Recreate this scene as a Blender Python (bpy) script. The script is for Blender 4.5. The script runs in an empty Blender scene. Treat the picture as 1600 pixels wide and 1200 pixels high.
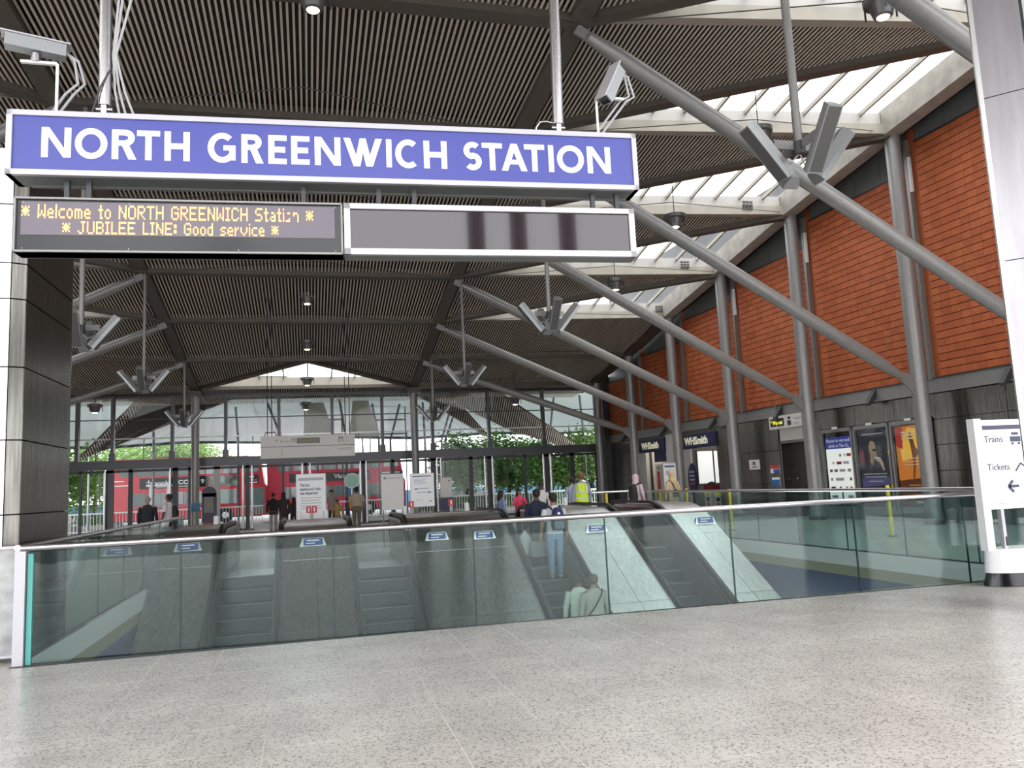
import bpy, bmesh, math, random
from math import sin, cos, tan, pi, radians, sqrt, atan2
from mathutils import Vector, Matrix
random.seed(7)
S = bpy.context.scene
COL = S.collection
# ---------------------------------------------------------------- camera
FPX, EYE = 1244.0, 1.6
YAW, PITCH, ROLL = radians(14.5), radians(7.2), radians(2.7)
fwd = Vector((sin(YAW)*cos(PITCH), cos(YAW)*cos(PITCH), sin(PITCH)))
_r = Vector((cos(YAW), -sin(YAW), 0)); _u = _r.cross(fwd)
CR = _r*cos(ROLL) - _u*sin(ROLL); CU = _r*sin(ROLL) + _u*cos(ROLL)
cam_d = bpy.data.cameras.new('camera'); cam = bpy.data.objects.new('camera', cam_d); COL.objects.link(cam)
cam_d.sensor_width = 36; cam_d.lens = 36*FPX/1600; cam_d.clip_start = .05; cam_d.clip_end = 600
cam.matrix_world = Matrix(((CR.x, CU.x, -fwd.x, 0), (CR.y, CU.y, -fwd.y, 0), (CR.z, CU.z, -fwd.z, EYE), (0, 0, 0, 1)))
S.camera = cam
# ---------------------------------------------------------------- sky, exposure
W = bpy.data.worlds.new('overcast_sky'); S.world = W; W.use_nodes = True
bg = W.node_tree.nodes['Background']; bg.inputs[0].default_value = (.97, .985, 1.0, 1); bg.inputs[1].default_value = 3.4
S.view_settings.view_transform = 'Standard'; S.view_settings.look = 'None'
S.view_settings.exposure = 0.35; S.view_settings.gamma = 1; S.view_settings.use_curve_mapping = False
S.cycles.max_bounces = 8; S.cycles.diffuse_bounces = 4; S.cycles.glossy_bounces = 3; S.cycles.transmission_bounces = 4
S.cycles.transparent_max_bounces = 24; S.cycles.use_denoising = True; S.cycles.sample_clamp_indirect = 6
S.cycles.caustics_reflective = False; S.cycles.caustics_refractive = False
sun_d = bpy.data.lights.new('hazy_sun', 'SUN'); sun_d.energy = 1.6; sun_d.angle = radians(30); sun_d.color = (1, .97, .92)
sun = bpy.data.objects.new('hazy_sun', sun_d); COL.objects.link(sun); sun.rotation_euler = (radians(38), radians(18), 0)


# ---------------------------------------------------------------- geometry of the survey
def ray(x, y): return fwd + CR*((x-800)/FPX) + CU*((600-y)/FPX)
CAM = Vector((0, 0, EYE))
def atY(x, y, Y): d = ray(x, y); return CAM + d*(Y/d.y)
def atZ(x, y, Z): d = ray(x, y); return CAM + d*((Z-EYE)/d.z)
def atP(x, y, p0, n): d = ray(x, y); return CAM + d*((Vector(p0)-CAM).dot(n)/d.dot(n))
WK = .0517
def wallX(Y): return 17.19 - WK*(Y-16.2)
def colX(Y): return 16.38 - WK*(Y-18.35)
def wallYZ(x, y):
    p = atP(x, y, (17.19, 16.2, 0), Vector((1, WK, 0))); return p.y, p.z

# ---------------------------------------------------------------- materials
def mat(name, col, rough=.6, metal=0, emit=0, noise=0, nscale=8, bump=0, bscale=60, alpha=None, coat=0, spec=None):
    m = bpy.data.materials.new(name); m.use_nodes = True; nt = m.node_tree; b = nt.nodes['Principled BSDF']
    b.inputs['Base Color'].default_value = (*col, 1); b.inputs['Roughness'].default_value = rough; b.inputs['Metallic'].default_value = metal
    if coat: b.inputs['Coat Weight'].default_value = coat
    if spec is not None: b.inputs['Specular IOR Level'].default_value = spec
    if emit:
        b.inputs['Emission Color'].default_value = (*col, 1); b.inputs['Emission Strength'].default_value = emit
    if noise or bump: tc = nt.nodes.new('ShaderNodeTexCoord')
    if noise:
        n = nt.nodes.new('ShaderNodeTexNoise'); n.inputs['Scale'].default_value = nscale; n.inputs['Detail'].default_value = 5
        nt.links.new(tc.outputs['Object'], n.inputs['Vector'])
        r = nt.nodes.new('ShaderNodeValToRGB'); r.color_ramp.elements[0].position = .3; r.color_ramp.elements[1].position = .7
        r.color_ramp.elements[0].color = (*[c*(1-noise) for c in col], 1); r.color_ramp.elements[1].color = (*[min(1, c*(1+noise)) for c in col], 1)
        nt.links.new(n.outputs['Fac'], r.inputs[0]); nt.links.new(r.outputs[0], b.inputs['Base Color'])
    if bump:
        n2 = nt.nodes.new('ShaderNodeTexNoise'); n2.inputs['Scale'].default_value = bscale
        nt.links.new(tc.outputs['Object'], n2.inputs['Vector'])
        bp = nt.nodes.new('ShaderNodeBump'); bp.inputs['Strength'].default_value = bump; bp.inputs['Distance'].default_value = .01
        nt.links.new(n2.outputs['Fac'], bp.inputs['Height']); nt.links.new(bp.outputs[0], b.inputs['Normal'])
    return m

def glass(name, tint, refl=1.0, rough=.02, ior=1.5, haze=0, hcol=(.5, .6, .6)):
    m = bpy.data.materials.new(name); m.use_nodes = True; nt = m.node_tree; nt.nodes.clear()
    out = nt.nodes.new('ShaderNodeOutputMaterial'); t = nt.nodes.new('ShaderNodeBsdfTransparent'); t.inputs[0].default_value = (*tint, 1)
    g = nt.nodes.new('ShaderNodeBsdfGlossy'); g.inputs['Roughness'].default_value = rough; g.inputs[0].default_value = (refl, refl, refl, 1)
    ge = nt.nodes.new('ShaderNodeNewGeometry'); dt = nt.nodes.new('ShaderNodeVectorMath'); dt.operation = 'DOT_PRODUCT'
    nt.links.new(ge.outputs['Incoming'], dt.inputs[0]); nt.links.new(ge.outputs['Normal'], dt.inputs[1])
    def mth(op, x, y=None):
        n = nt.nodes.new('ShaderNodeMath'); n.operation = op
        for i, q in enumerate((x, y)):
            if q is None: continue
            if isinstance(q, (int, float)): n.inputs[i].default_value = q
            else: nt.links.new(q, n.inputs[i])
        return n.outputs[0]
    r0 = ((ior-1)/(ior+1))**2
    f_ = mth('ADD', mth('MULTIPLY', mth('POWER', mth('SUBTRACT', 1.0, mth('ABSOLUTE', dt.outputs['Value'])), 5.0), 1-r0), r0)
    mx = nt.nodes.new('ShaderNodeMixShader'); nt.links.new(f_, mx.inputs[0])
    a = t.outputs[0]
    if haze:
        d = nt.nodes.new('ShaderNodeBsdfDiffuse'); d.inputs[0].default_value = (*hcol, 1)
        m2 = nt.nodes.new('ShaderNodeMixShader'); m2.inputs[0].default_value = haze
        nt.links.new(a, m2.inputs[1]); nt.links.new(d.outputs[0], m2.inputs[2]); a = m2.outputs[0]
    nt.links.new(a, mx.inputs[1]); nt.links.new(g.outputs[0], mx.inputs[2]); nt.links.new(mx.outputs[0], out.inputs[0])
    return m

def brushed(name, col, rough=.3, streak=.25, scale=(30, 30, 1.2)):
    m = bpy.data.materials.new(name); m.use_nodes = True; nt = m.node_tree; b = nt.nodes['Principled BSDF']
    b.inputs['Metallic'].default_value = 1; b.inputs['Roughness'].default_value = rough
    tc = nt.nodes.new('ShaderNodeTexCoord'); mp = nt.nodes.new('ShaderNodeMapping'); mp.inputs['Scale'].default_value = scale
    n = nt.nodes.new('ShaderNodeTexNoise'); n.inputs['Scale'].default_value = 1; n.inputs['Detail'].default_value = 6
    r = nt.nodes.new('ShaderNodeValToRGB'); r.color_ramp.elements[0].position = .3; r.color_ramp.elements[1].position = .72
    r.color_ramp.elements[0].color = (*[c*(1-streak) for c in col], 1); r.color_ramp.elements[1].color = (*[min(1, c*(1+streak)) for c in col], 1)
    nt.links.new(tc.outputs['Object'], mp.inputs[0]); nt.links.new(mp.outputs[0], n.inputs['Vector']); nt.links.new(n.outputs['Fac'], r.inputs[0])
    nt.links.new(r.outputs[0], b.inputs['Base Color'])
    bp = nt.nodes.new('ShaderNodeBump'); bp.inputs['Strength'].default_value = .25; bp.inputs['Distance'].default_value = .02
    nt.links.new(n.outputs['Fac'], bp.inputs['Height']); nt.links.new(bp.outputs[0], b.inputs['Normal'])
    return m

def terrazzo(name, base=(.60, .575, .545), rough=.27, lo=.86, hi=1.08):
    m = bpy.data.materials.new(name); m.use_nodes = True; nt = m.node_tree; b = nt.nodes['Principled BSDF']
    tc = nt.nodes.new('ShaderNodeTexCoord'); L = nt.links.new
    v = nt.nodes.new('ShaderNodeTexVoronoi'); v.inputs['Scale'].default_value = 85; L(tc.outputs['Object'], v.inputs['Vector'])
    r = nt.nodes.new('ShaderNodeValToRGB'); e = r.color_ramp.elements
    e[0].position = .0; e[0].color = (.42, .40, .38, 1); e[1].position = .45; e[1].color = (1, 1, 1, 1)
    x = e.new(.14); x.color = (.66, .64, .62, 1); x = e.new(.3); x.color = (.97, .97, .96, 1)
    sx = nt.nodes.new('ShaderNodeSeparateColor'); L(v.outputs['Color'], sx.inputs[0]); L(sx.outputs[0], r.inputs[0])
    n = nt.nodes.new('ShaderNodeTexNoise'); n.inputs['Scale'].default_value = 1.4; n.inputs['Detail'].default_value = 3; L(tc.outputs['Object'], n.inputs['Vector'])
    r2 = nt.nodes.new('ShaderNodeValToRGB'); r2.color_ramp.elements[0].position = .3; r2.color_ramp.elements[1].position = .7
    r2.color_ramp.elements[0].color = (*[c*lo for c in base], 1); r2.color_ramp.elements[1].color = (*[c*hi for c in base], 1)
    L(n.outputs['Fac'], r2.inputs[0])
    mx = nt.nodes.new('ShaderNodeMixRGB'); mx.blend_type = 'MULTIPLY'; mx.inputs[0].default_value = 1
    L(r2.outputs[0], mx.inputs[1]); L(r.outputs[0], mx.inputs[2]); L(mx.outputs[0], b.inputs['Base Color'])
    b.inputs['Roughness'].default_value = rough; b.inputs['Specular IOR Level'].default_value = .6
    return m

M = dict(
    terr=terrazzo('terrazzo'), joint=mat('floor_joint', (.72, .70, .67), .6),
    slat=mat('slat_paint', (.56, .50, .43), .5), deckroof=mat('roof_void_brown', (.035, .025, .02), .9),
    beam=mat('bronze_beam', (.10, .085, .07), .45, .3, noise=.1), fasciaup=mat('fascia_light', (.42, .405, .385), .6, noise=.06, nscale=2), fascia=mat('fascia_beige', (.34, .31, .265), .6, noise=.06, nscale=2),
    concrete=mat('concrete_eaves', (.31, .285, .25), .8, noise=.18, nscale=3, bump=.3), mullion=mat('mullion_grey', (.09, .09, .10), .4, .4),
    steelgrey=mat('painted_grey_steel', (.26, .255, .25), .38, .35, noise=.05), darksteel=mat('dark_grey_steel', (.06, .062, .065), .45, .3),
    terra=mat('terracotta', (.43, .108, .034), .7, noise=.12, nscale=5, bump=.15, bscale=80), terra2=mat('terracotta_deep', (.38, .09, .028), .72, noise=.12, nscale=5, bump=.15, bscale=80),
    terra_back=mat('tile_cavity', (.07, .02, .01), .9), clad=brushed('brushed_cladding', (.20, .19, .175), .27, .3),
    clad_lit=brushed('lit_cladding', (.88, .88, .88), .35, .06), greyp=mat('grey_fill_panel', (.17, .18, .175), .5, .2, noise=.08, nscale=2),  # first entry: paler copy of the cladding, reflected sky put into its colour
    steel=brushed('stainless', (.62, .60, .62), .22, .12, (60, 60, 4)), chrome=mat('polished_steel', (.60, .585, .61), .24, 1),
    deck=brushed('escalator_deck', (.56, .55, .53), .33, .12, (14, 1.5, 14)), rubber=mat('black_rubber', (.012, .012, .013), .4),
    tread=mat('step_metal', (.045, .055, .065), .55, .0, noise=.2, nscale=20), inner=mat('balustrade_brown', (.16, .135, .12), .35, .6, noise=.1),
    bglass=glass('green_barrier_glass', (.76, .865, .85), 1, .015, 1.44, .012, (.35, .5, .5)), edge=mat('glass_edge', (.012, .035, .04), .3), tealedge=mat('teal_glass_edge', (.10, .42, .38), .2),
    glass=glass('clear_glass', (.975, .99, .985), .8, .01, 1.24), caseglass=glass('case_glass', (.98, .98, .98), .4, .02, 1.2), roofglass=glass('rooflight_glass', (.97, .98, .98), .6, .1, 1.3),
    blue=mat('shaft_blue_tile', (.028, .045, .15), .35, noise=.12), band=mat('shaft_band', (.28, .25, .16), .5), black=mat('gloss_black', (.01, .01, .012), .18),
    matblack=mat('matt_black', (.015, .015, .016), .7), white=mat('white_enamel', (.82, .82, .83), .35), offwhite=mat('off_white', (.66, .64, .62), .5),
    signblue=mat('sign_blue', (.058, .068, .34), .3, emit=0), signwhite=mat('sign_white', (.92, .92, .93), .35), alu=mat('aluminium_frame', (.50, .485, .52), .42, .4),
    ledpanel=mat('led_matrix', (.17, .15, .18), .5), led=mat('led_amber', (1.0, .50, .17), .5, emit=1.3), screen=mat('dark_screen', (.026, .016, .02), .06, 0, coat=.6),
    lamp=mat('lamp_glow', (1, .78, .5), .5, emit=9), lampbody=mat('lamp_body', (.14, .14, .14), .4, .5), wire=mat('cable_grey', (.45, .45, .46), .5), wired=mat('cable_dark', (.05, .05, .05), .6),
    speaker=mat('speaker_grey', (.33, .34, .35), .35, .5), speakerd=mat('speaker_side', (.10, .10, .10), .5, .2),
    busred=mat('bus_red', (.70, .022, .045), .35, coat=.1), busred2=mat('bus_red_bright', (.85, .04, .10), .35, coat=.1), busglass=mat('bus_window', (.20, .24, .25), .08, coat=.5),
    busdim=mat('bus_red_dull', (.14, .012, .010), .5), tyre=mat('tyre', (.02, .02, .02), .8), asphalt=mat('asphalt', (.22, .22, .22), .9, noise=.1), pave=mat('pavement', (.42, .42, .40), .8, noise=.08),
    yellow=mat('bollard_yellow', (.75, .55, .02), .5), red=mat('signal_red', (.55, .02, .02), .4), navy=mat('shop_navy', (.02, .022, .08), .4),
    cream=mat('sign_cream', (.85, .82, .62), .5, emit=.25), canopy=mat('canopy_fabric', (.62, .66, .66), .8), leaf=mat('leaf_green', (.13, .29, .07), .7, noise=.5, nscale=1.2),
    leafl=mat('leaf_pale', (.19, .31, .09), .7, noise=.4, nscale=1.2), bark=mat('bark', (.07, .05, .035), .9), hoard=mat('hoarding_blue', (.09, .22, .36), .6, noise=.5, nscale=1.5),
    mint=mat('mint_green', (.42, .70, .60), .5, noise=.15, nscale=12), lit=mat('lit_poster', (.85, .87, .86), .4, emit=.55), clad2=mat('shop_wall', (.16, .15, .14), .7), grey=mat('mid_grey', (.3, .3, .3), .5), door=mat('door_dark', (.045, .04, .035), .35, .4),
)
# translucent canopy membrane and leaves
for k in ('canopy', 'leaf', 'leafl'):
    nt = M[k].node_tree; b = nt.nodes['Principled BSDF']; tr = nt.nodes.new('ShaderNodeBsdfTranslucent'); mx = nt.nodes.new('ShaderNodeMixShader')
    c = b.inputs['Base Color']
    if c.is_linked: nt.links.new(c.links[0].from_socket, tr.inputs[0])
    else: tr.inputs[0].default_value = c.default_value
    mx.inputs[0].default_value = .35 if k == 'canopy' else .45
    nt.links.new(b.outputs[0], mx.inputs[1]); nt.links.new(tr.outputs[0], mx.inputs[2]); nt.links.new(mx.outputs[0], nt.nodes['Material Output'].inputs[0])

# ---------------------------------------------------------------- mesh builder
def V(*a): return Vector(a)
def frame(p, right, up=(0, 0, 1)):
    r = Vector(right).normalized(); u = Vector(up); u = (u-r*u.dot(r)).normalized(); n = r.cross(u)
    return Matrix(((r.x, u.x, n.x, p[0]), (r.y, u.y, n.y, p[1]), (r.z, u.z, n.z, p[2]), (0, 0, 0, 1)))
class MB:
    def __init__(s, m=None): s.v = []; s.f = []; s.M = m
    def add(s, vs, fs):
        n = len(s.v)
        for p in vs:
            p = Vector(p); s.v.append(s.M @ p if s.M else p)
        s.f += [tuple(n+i for i in f) for f in fs]; return s
    def box(s, a, b):
        x0, y0, z0 = a; x1, y1, z1 = b
        x0, x1 = min(x0, x1), max(x0, x1); y0, y1 = min(y0, y1), max(y0, y1); z0, z1 = min(z0, z1), max(z0, z1)
        return s.add([(x0, y0, z0), (x1, y0, z0), (x1, y1, z0), (x0, y1, z0), (x0, y0, z1), (x1, y0, z1), (x1, y1, z1), (x0, y1, z1)],
                     [(0, 3, 2, 1), (4, 5, 6, 7), (0, 1, 5, 4), (1, 2, 6, 5), (2, 3, 7, 6), (3, 0, 4, 7)])
    def bar(s, p0, p1, w, h, up=(0, 0, 1), dz=0):
        """rectangular bar between two points, w across, h along up; dz shifts along up"""
        p0, p1 = Vector(p0), Vector(p1); d = (p1-p0).normalized(); r = d.cross(Vector(up))
        if r.length < 1e-4: r = d.cross(V(0, 1, 0))
        r.normalize(); u = r.cross(d)
        vs = []
        for p in (p0, p1):
            for a, b in ((-1, -1), (1, -1), (1, 1), (-1, 1)): vs.append(p + r*(a*w/2) + u*(b*h/2+dz))
        return s.add(vs, [(0, 1, 2, 3), (7, 6, 5, 4), (0, 4, 5, 1), (1, 5, 6, 2), (2, 6, 7, 3), (3, 7, 4, 0)])
    def tube(s, pts, rad, n=12, cap=True):
        pts = [Vector(p) for p in pts]
        if not isinstance(rad, (list, tuple)): rad = [rad]*len(pts)
        base = len(s.v); vs = []; prev = None
        for i, p in enumerate(pts):
            d = (pts[min(i+1, len(pts)-1)]-pts[max(i-1, 0)])
            d = d.normalized() if d.length > 1e-9 else V(0, 0, 1)
            if prev is None:
                a = V(0, 0, 1) if abs(d.z) < .9 else V(1, 0, 0); r = d.cross(a).normalized()
            else: r = (prev-d*prev.dot(d)).normalized()
            prev = r; u = r.cross(d)
            for k in range(n):
                t = 2*pi*k/n; vs.append(p+r*(cos(t)*rad[i])+u*(sin(t)*rad[i]))
        fs = []
        for i in range(len(pts)-1):
            for k in range(n): fs.append((i*n+k, i*n+(k+1) % n, (i+1)*n+(k+1) % n, (i+1)*n+k))
        if cap: fs += [tuple(range(n))[::-1], tuple((len(pts)-1)*n+k for k in range(n))]
        return s.add(vs, fs)
    def loft(s, rings, n=14, cap=True):
        """rings: (centre, rx, ry) with horizontal ellipses"""
        vs = []
        for c, rx, ry in rings:
            for k in range(n):
                t = 2*pi*k/n; vs.append((c[0]+cos(t)*rx, c[1]+sin(t)*ry, c[2]))
        fs = []
        for i in range(len(rings)-1):
            for k in range(n): fs.append((i*n+k, i*n+(k+1) % n, (i+1)*n+(k+1) % n, (i+1)*n+k))
        if cap: fs += [tuple(range(n))[::-1], tuple((len(rings)-1)*n+k for k in range(n))]
        return s.add(vs, fs)
    def prism(s, poly, z0, z1):
        n = len(poly); vs = [(x, y, z0) for x, y in poly]+[(x, y, z1) for x, y in poly]
        return s.add(vs, [tuple(range(n))[::-1], tuple(range(n, 2*n))]+[(i, (i+1) % n, n+(i+1) % n, n+i) for i in range(n)])
    def solid(s, poly, th):
        """polygon in space given thickness along its normal"""
        P = [Vector(p) for p in poly]; nrm = (P[1]-P[0]).cross(P[2]-P[0]).normalized()*th; n = len(P)
        return s.add(P+[p+nrm for p in P], [tuple(range(n))[::-1], tuple(range(n, 2*n))]+[(i, (i+1) % n, n+(i+1) % n, n+i) for i in range(n)])
    def ell(s, c, rx, ry, rz, n=12, m=8):
        rings = [((c[0], c[1], c[2]-rz*cos(pi*i/m)), max(rx*sin(pi*i/m), 1e-3), max(ry*sin(pi*i/m), 1e-3)) for i in range(m+1)]
        return s.loft(rings, n)
    def build(s, name, m, parent=None, smooth=False, origin=None):
        me = bpy.data.meshes.new(name)
        o = Vector(origin) if origin is not None else (wloc(parent) if parent else Vector((0, 0, 0)))
        me.from_pydata([tuple(v-o) for v in s.v], [], s.f); me.validate(); me.update()
        me.materials.append(m)
        if smooth:
            me.polygons.foreach_set('use_smooth', [True]*len(me.polygons))
            try: me.set_sharp_from_angle(angle=radians(40))
            except Exception: pass
        ob = bpy.data.objects.new(name, me); COL.objects.link(ob)
        if parent: ob.parent = parent; ob.location = o-wloc(parent)
        else: ob.location = o
        return ob
def wloc(o):
    p = Vector((0, 0, 0))
    while o: p += o.location; o = o.parent
    return p
def tag(o, label=None, cat=None, group=None, kind=None):
    for k, v in (('label', label), ('category', cat), ('group', group), ('kind', kind)):
        if v: o[k] = v
    return o
def thing(name, label, cat, loc, group=None):
    o = bpy.data.objects.new(name, None); COL.objects.link(o); o.location = loc; o.empty_display_size = .2
    return tag(o, label, cat, group)
def struct(name, loc=(0, 0, 0)):
    o = bpy.data.objects.new(name, None); COL.objects.link(o); o.location = loc; o['kind'] = 'structure'; return o
def text(body, size, fr, m, parent, name='lettering', width=None, align='CENTER', bold=0, depth=.002):
    cu = bpy.data.curves.new('t', 'FONT'); cu.body = body; cu.size = size; cu.align_x = align; cu.offset = bold; cu.extrude = depth; cu.resolution_u = 3
    ob = bpy.data.objects.new('t', cu); COL.objects.link(ob)
    dg = bpy.context.evaluated_depsgraph_get(); me = bpy.data.meshes.new_from_object(ob.evaluated_get(dg))
    bpy.data.objects.remove(ob); bpy.data.curves.remove(cu)
    xs = [v.co.x for v in me.vertices] or [0, 1]; sx = 1
    if width: sx = width/max(1e-6, max(xs)-min(xs))
    o = wloc(parent)
    for v in me.vertices: v.co = fr @ Vector((v.co.x*sx, v.co.y, v.co.z)) - o
    me.materials.clear(); me.materials.append(m)
    t = bpy.data.objects.new(name, me); COL.objects.link(t); t.parent = parent; return t

# ================================================================ FLOOR
VX0, VX1, VY0 = -2.95, 10.45, 9.35        # the escalator void
floor = struct('floor')
fb = MB()
fb.box((-17.5, -7, -.35), (17.6, 9.3, -.02))
fb.box((-17.5, 9.3, -.35), (VX0-.02, 24.4, 0)); fb.box((VX1+.02, 9.3, -.35), (17.6, 24.4, 0))
fb.box((-17.5, 24.4, -.35), (17.6, 42.1, 0))
fb.box((VX0, 21.9, -.35), (VX1, 24.4, 0))
fs_ = fb.build('floor_slab', M['terr'], floor)
_x0 = atZ(441, 1007, 0).x; _x0 -= .6*round(_x0/.6)
TX = [_x0+.6*k for k in range(-28, 29)]
TY = [9.3-.62*k for k in range(0, 27)]
tb = MB(); cand = []; 
for i in range(len(TX)-1):
    for j in range(len(TY)-1):
        x0, x1, y1, y0 = TX[i], TX[i+1], TY[j], TY[j+1]
        c = V((x0+x1)/2, (y0+y1)/2, 0)-CAM; z = c.dot(fwd)
        vis = z > .5 and abs(c.dot(CR)/z) < .70 and abs(c.dot(CU)/z) < .54
        cand.append((0 if vis else 1, z, (x0, y0, x1, y1)))
cand.sort()
for n_, (h_, z, (x0, y0, x1, y1)) in enumerate(cand):
    own = h_ == 0 and n_ < 300; q = MB() if own else tb
    q.box((x0+.003, y0+.0018, -.02), (x1-.003, y1-.0018, 0))
    if own: q.build('floor_tile', M['terr'], floor)
tag(tb.build('outer_floor_tiles', M['terr'], floor), kind='stuff')
jb = MB(); jb.box((-17.4, -6.9, -.02), (17.4, 9.29, -.0012)); jb.build('floor_grout', M['joint'], floor)
# outside paving and the road
pv = MB(); pv.box((-60, 42.1, -.3), (70, 51, -.02)); o = pv.build('pavement_outside', M['pave']); o['kind'] = 'structure'
pv = MB(); pv.box((-80, 51, -.4), (90, 140, -.15)); pv.box((-80, -60, -.5), (90, -7, -.1)); o = pv.build('road_outside', M['asphalt']); o['kind'] = 'structure'

# shaft of the escalators
sh = struct('escalator_shaft')
b_ = MB(); b_.box((VX0-.35, 9.3, -7), (VX0-.02, 24.3, -.52)).box((VX1+.02, 9.3, -7), (VX1+.35, 24.3, -.52)).build('shaft_side_wall', M['blue'], sh)
b_ = MB(); b_.box((VX0-.30, 9.3, -.52), (VX0, 24.3, -.32)).box((VX1, 9.3, -.52), (VX1+.3, 24.3, -.32)).build('shaft_band', M['band'], sh)
b_ = MB(); b_.box((VX0-.3, 9.3, -.32), (VX0+.01, 24.3, -.02)).box((VX1-.01, 9.3, -.32), (VX1+.3, 24.3, -.02)).box((VX0, 9.2, -.6), (VX1, 9.3, -.02)).box((VX0, 21.8, -2.5), (VX1, 21.9, -.02)).build('slab_edge_trim', M['offwhite'], sh)
b_ = MB(); b_.box((VX0-.3, 4.5, -7.4), (VX1+.3, 22, -7)).box((VX0-.3, 4.4, -7), (VX1+.3, 4.5, -.35)).build('shaft_base', M['darksteel'], sh)

# ================================================================ ROOF
FY = [-4.8, -.2, 4.5, 9.2, 13.8, 18.4, 23.2, 27.75, 32.1, 36.4, 40.6]
NZ = [10.4, 10.6, 10.7, 10.72, 10.62, 10.42, 9.93, 9.2, 8.46, 7.62, 6.87]
HZ = [11.95, 11.95, 11.95, 11.9, 11.65, 11.05, 10.33, 9.48, 8.68, 7.74, 6.97]
NX = 5.25
roof = struct('ceiling')
def NODE(k, s): return V(s*NX, FY[k], NZ[k])
def HEAD(k, s): return V(s*(colX(FY[k])-.12), FY[k], HZ[k])
up = V(0, 0, 1)
def slats(quad_fn, x0, x1, pitch=.115):
    """quad_fn(x) -> (near point, far point) of a slat"""
    m = MB(); n = int((x1-x0)/pitch)
    for i in range(n+1):
        x = x0+pitch*(i+.5)
        if x > x1: break
        a, b = quad_fn(x)
        if (b-a).length < .12: continue
        m.bar(a, b, .044, .022, dz=.03)
    return m
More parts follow.
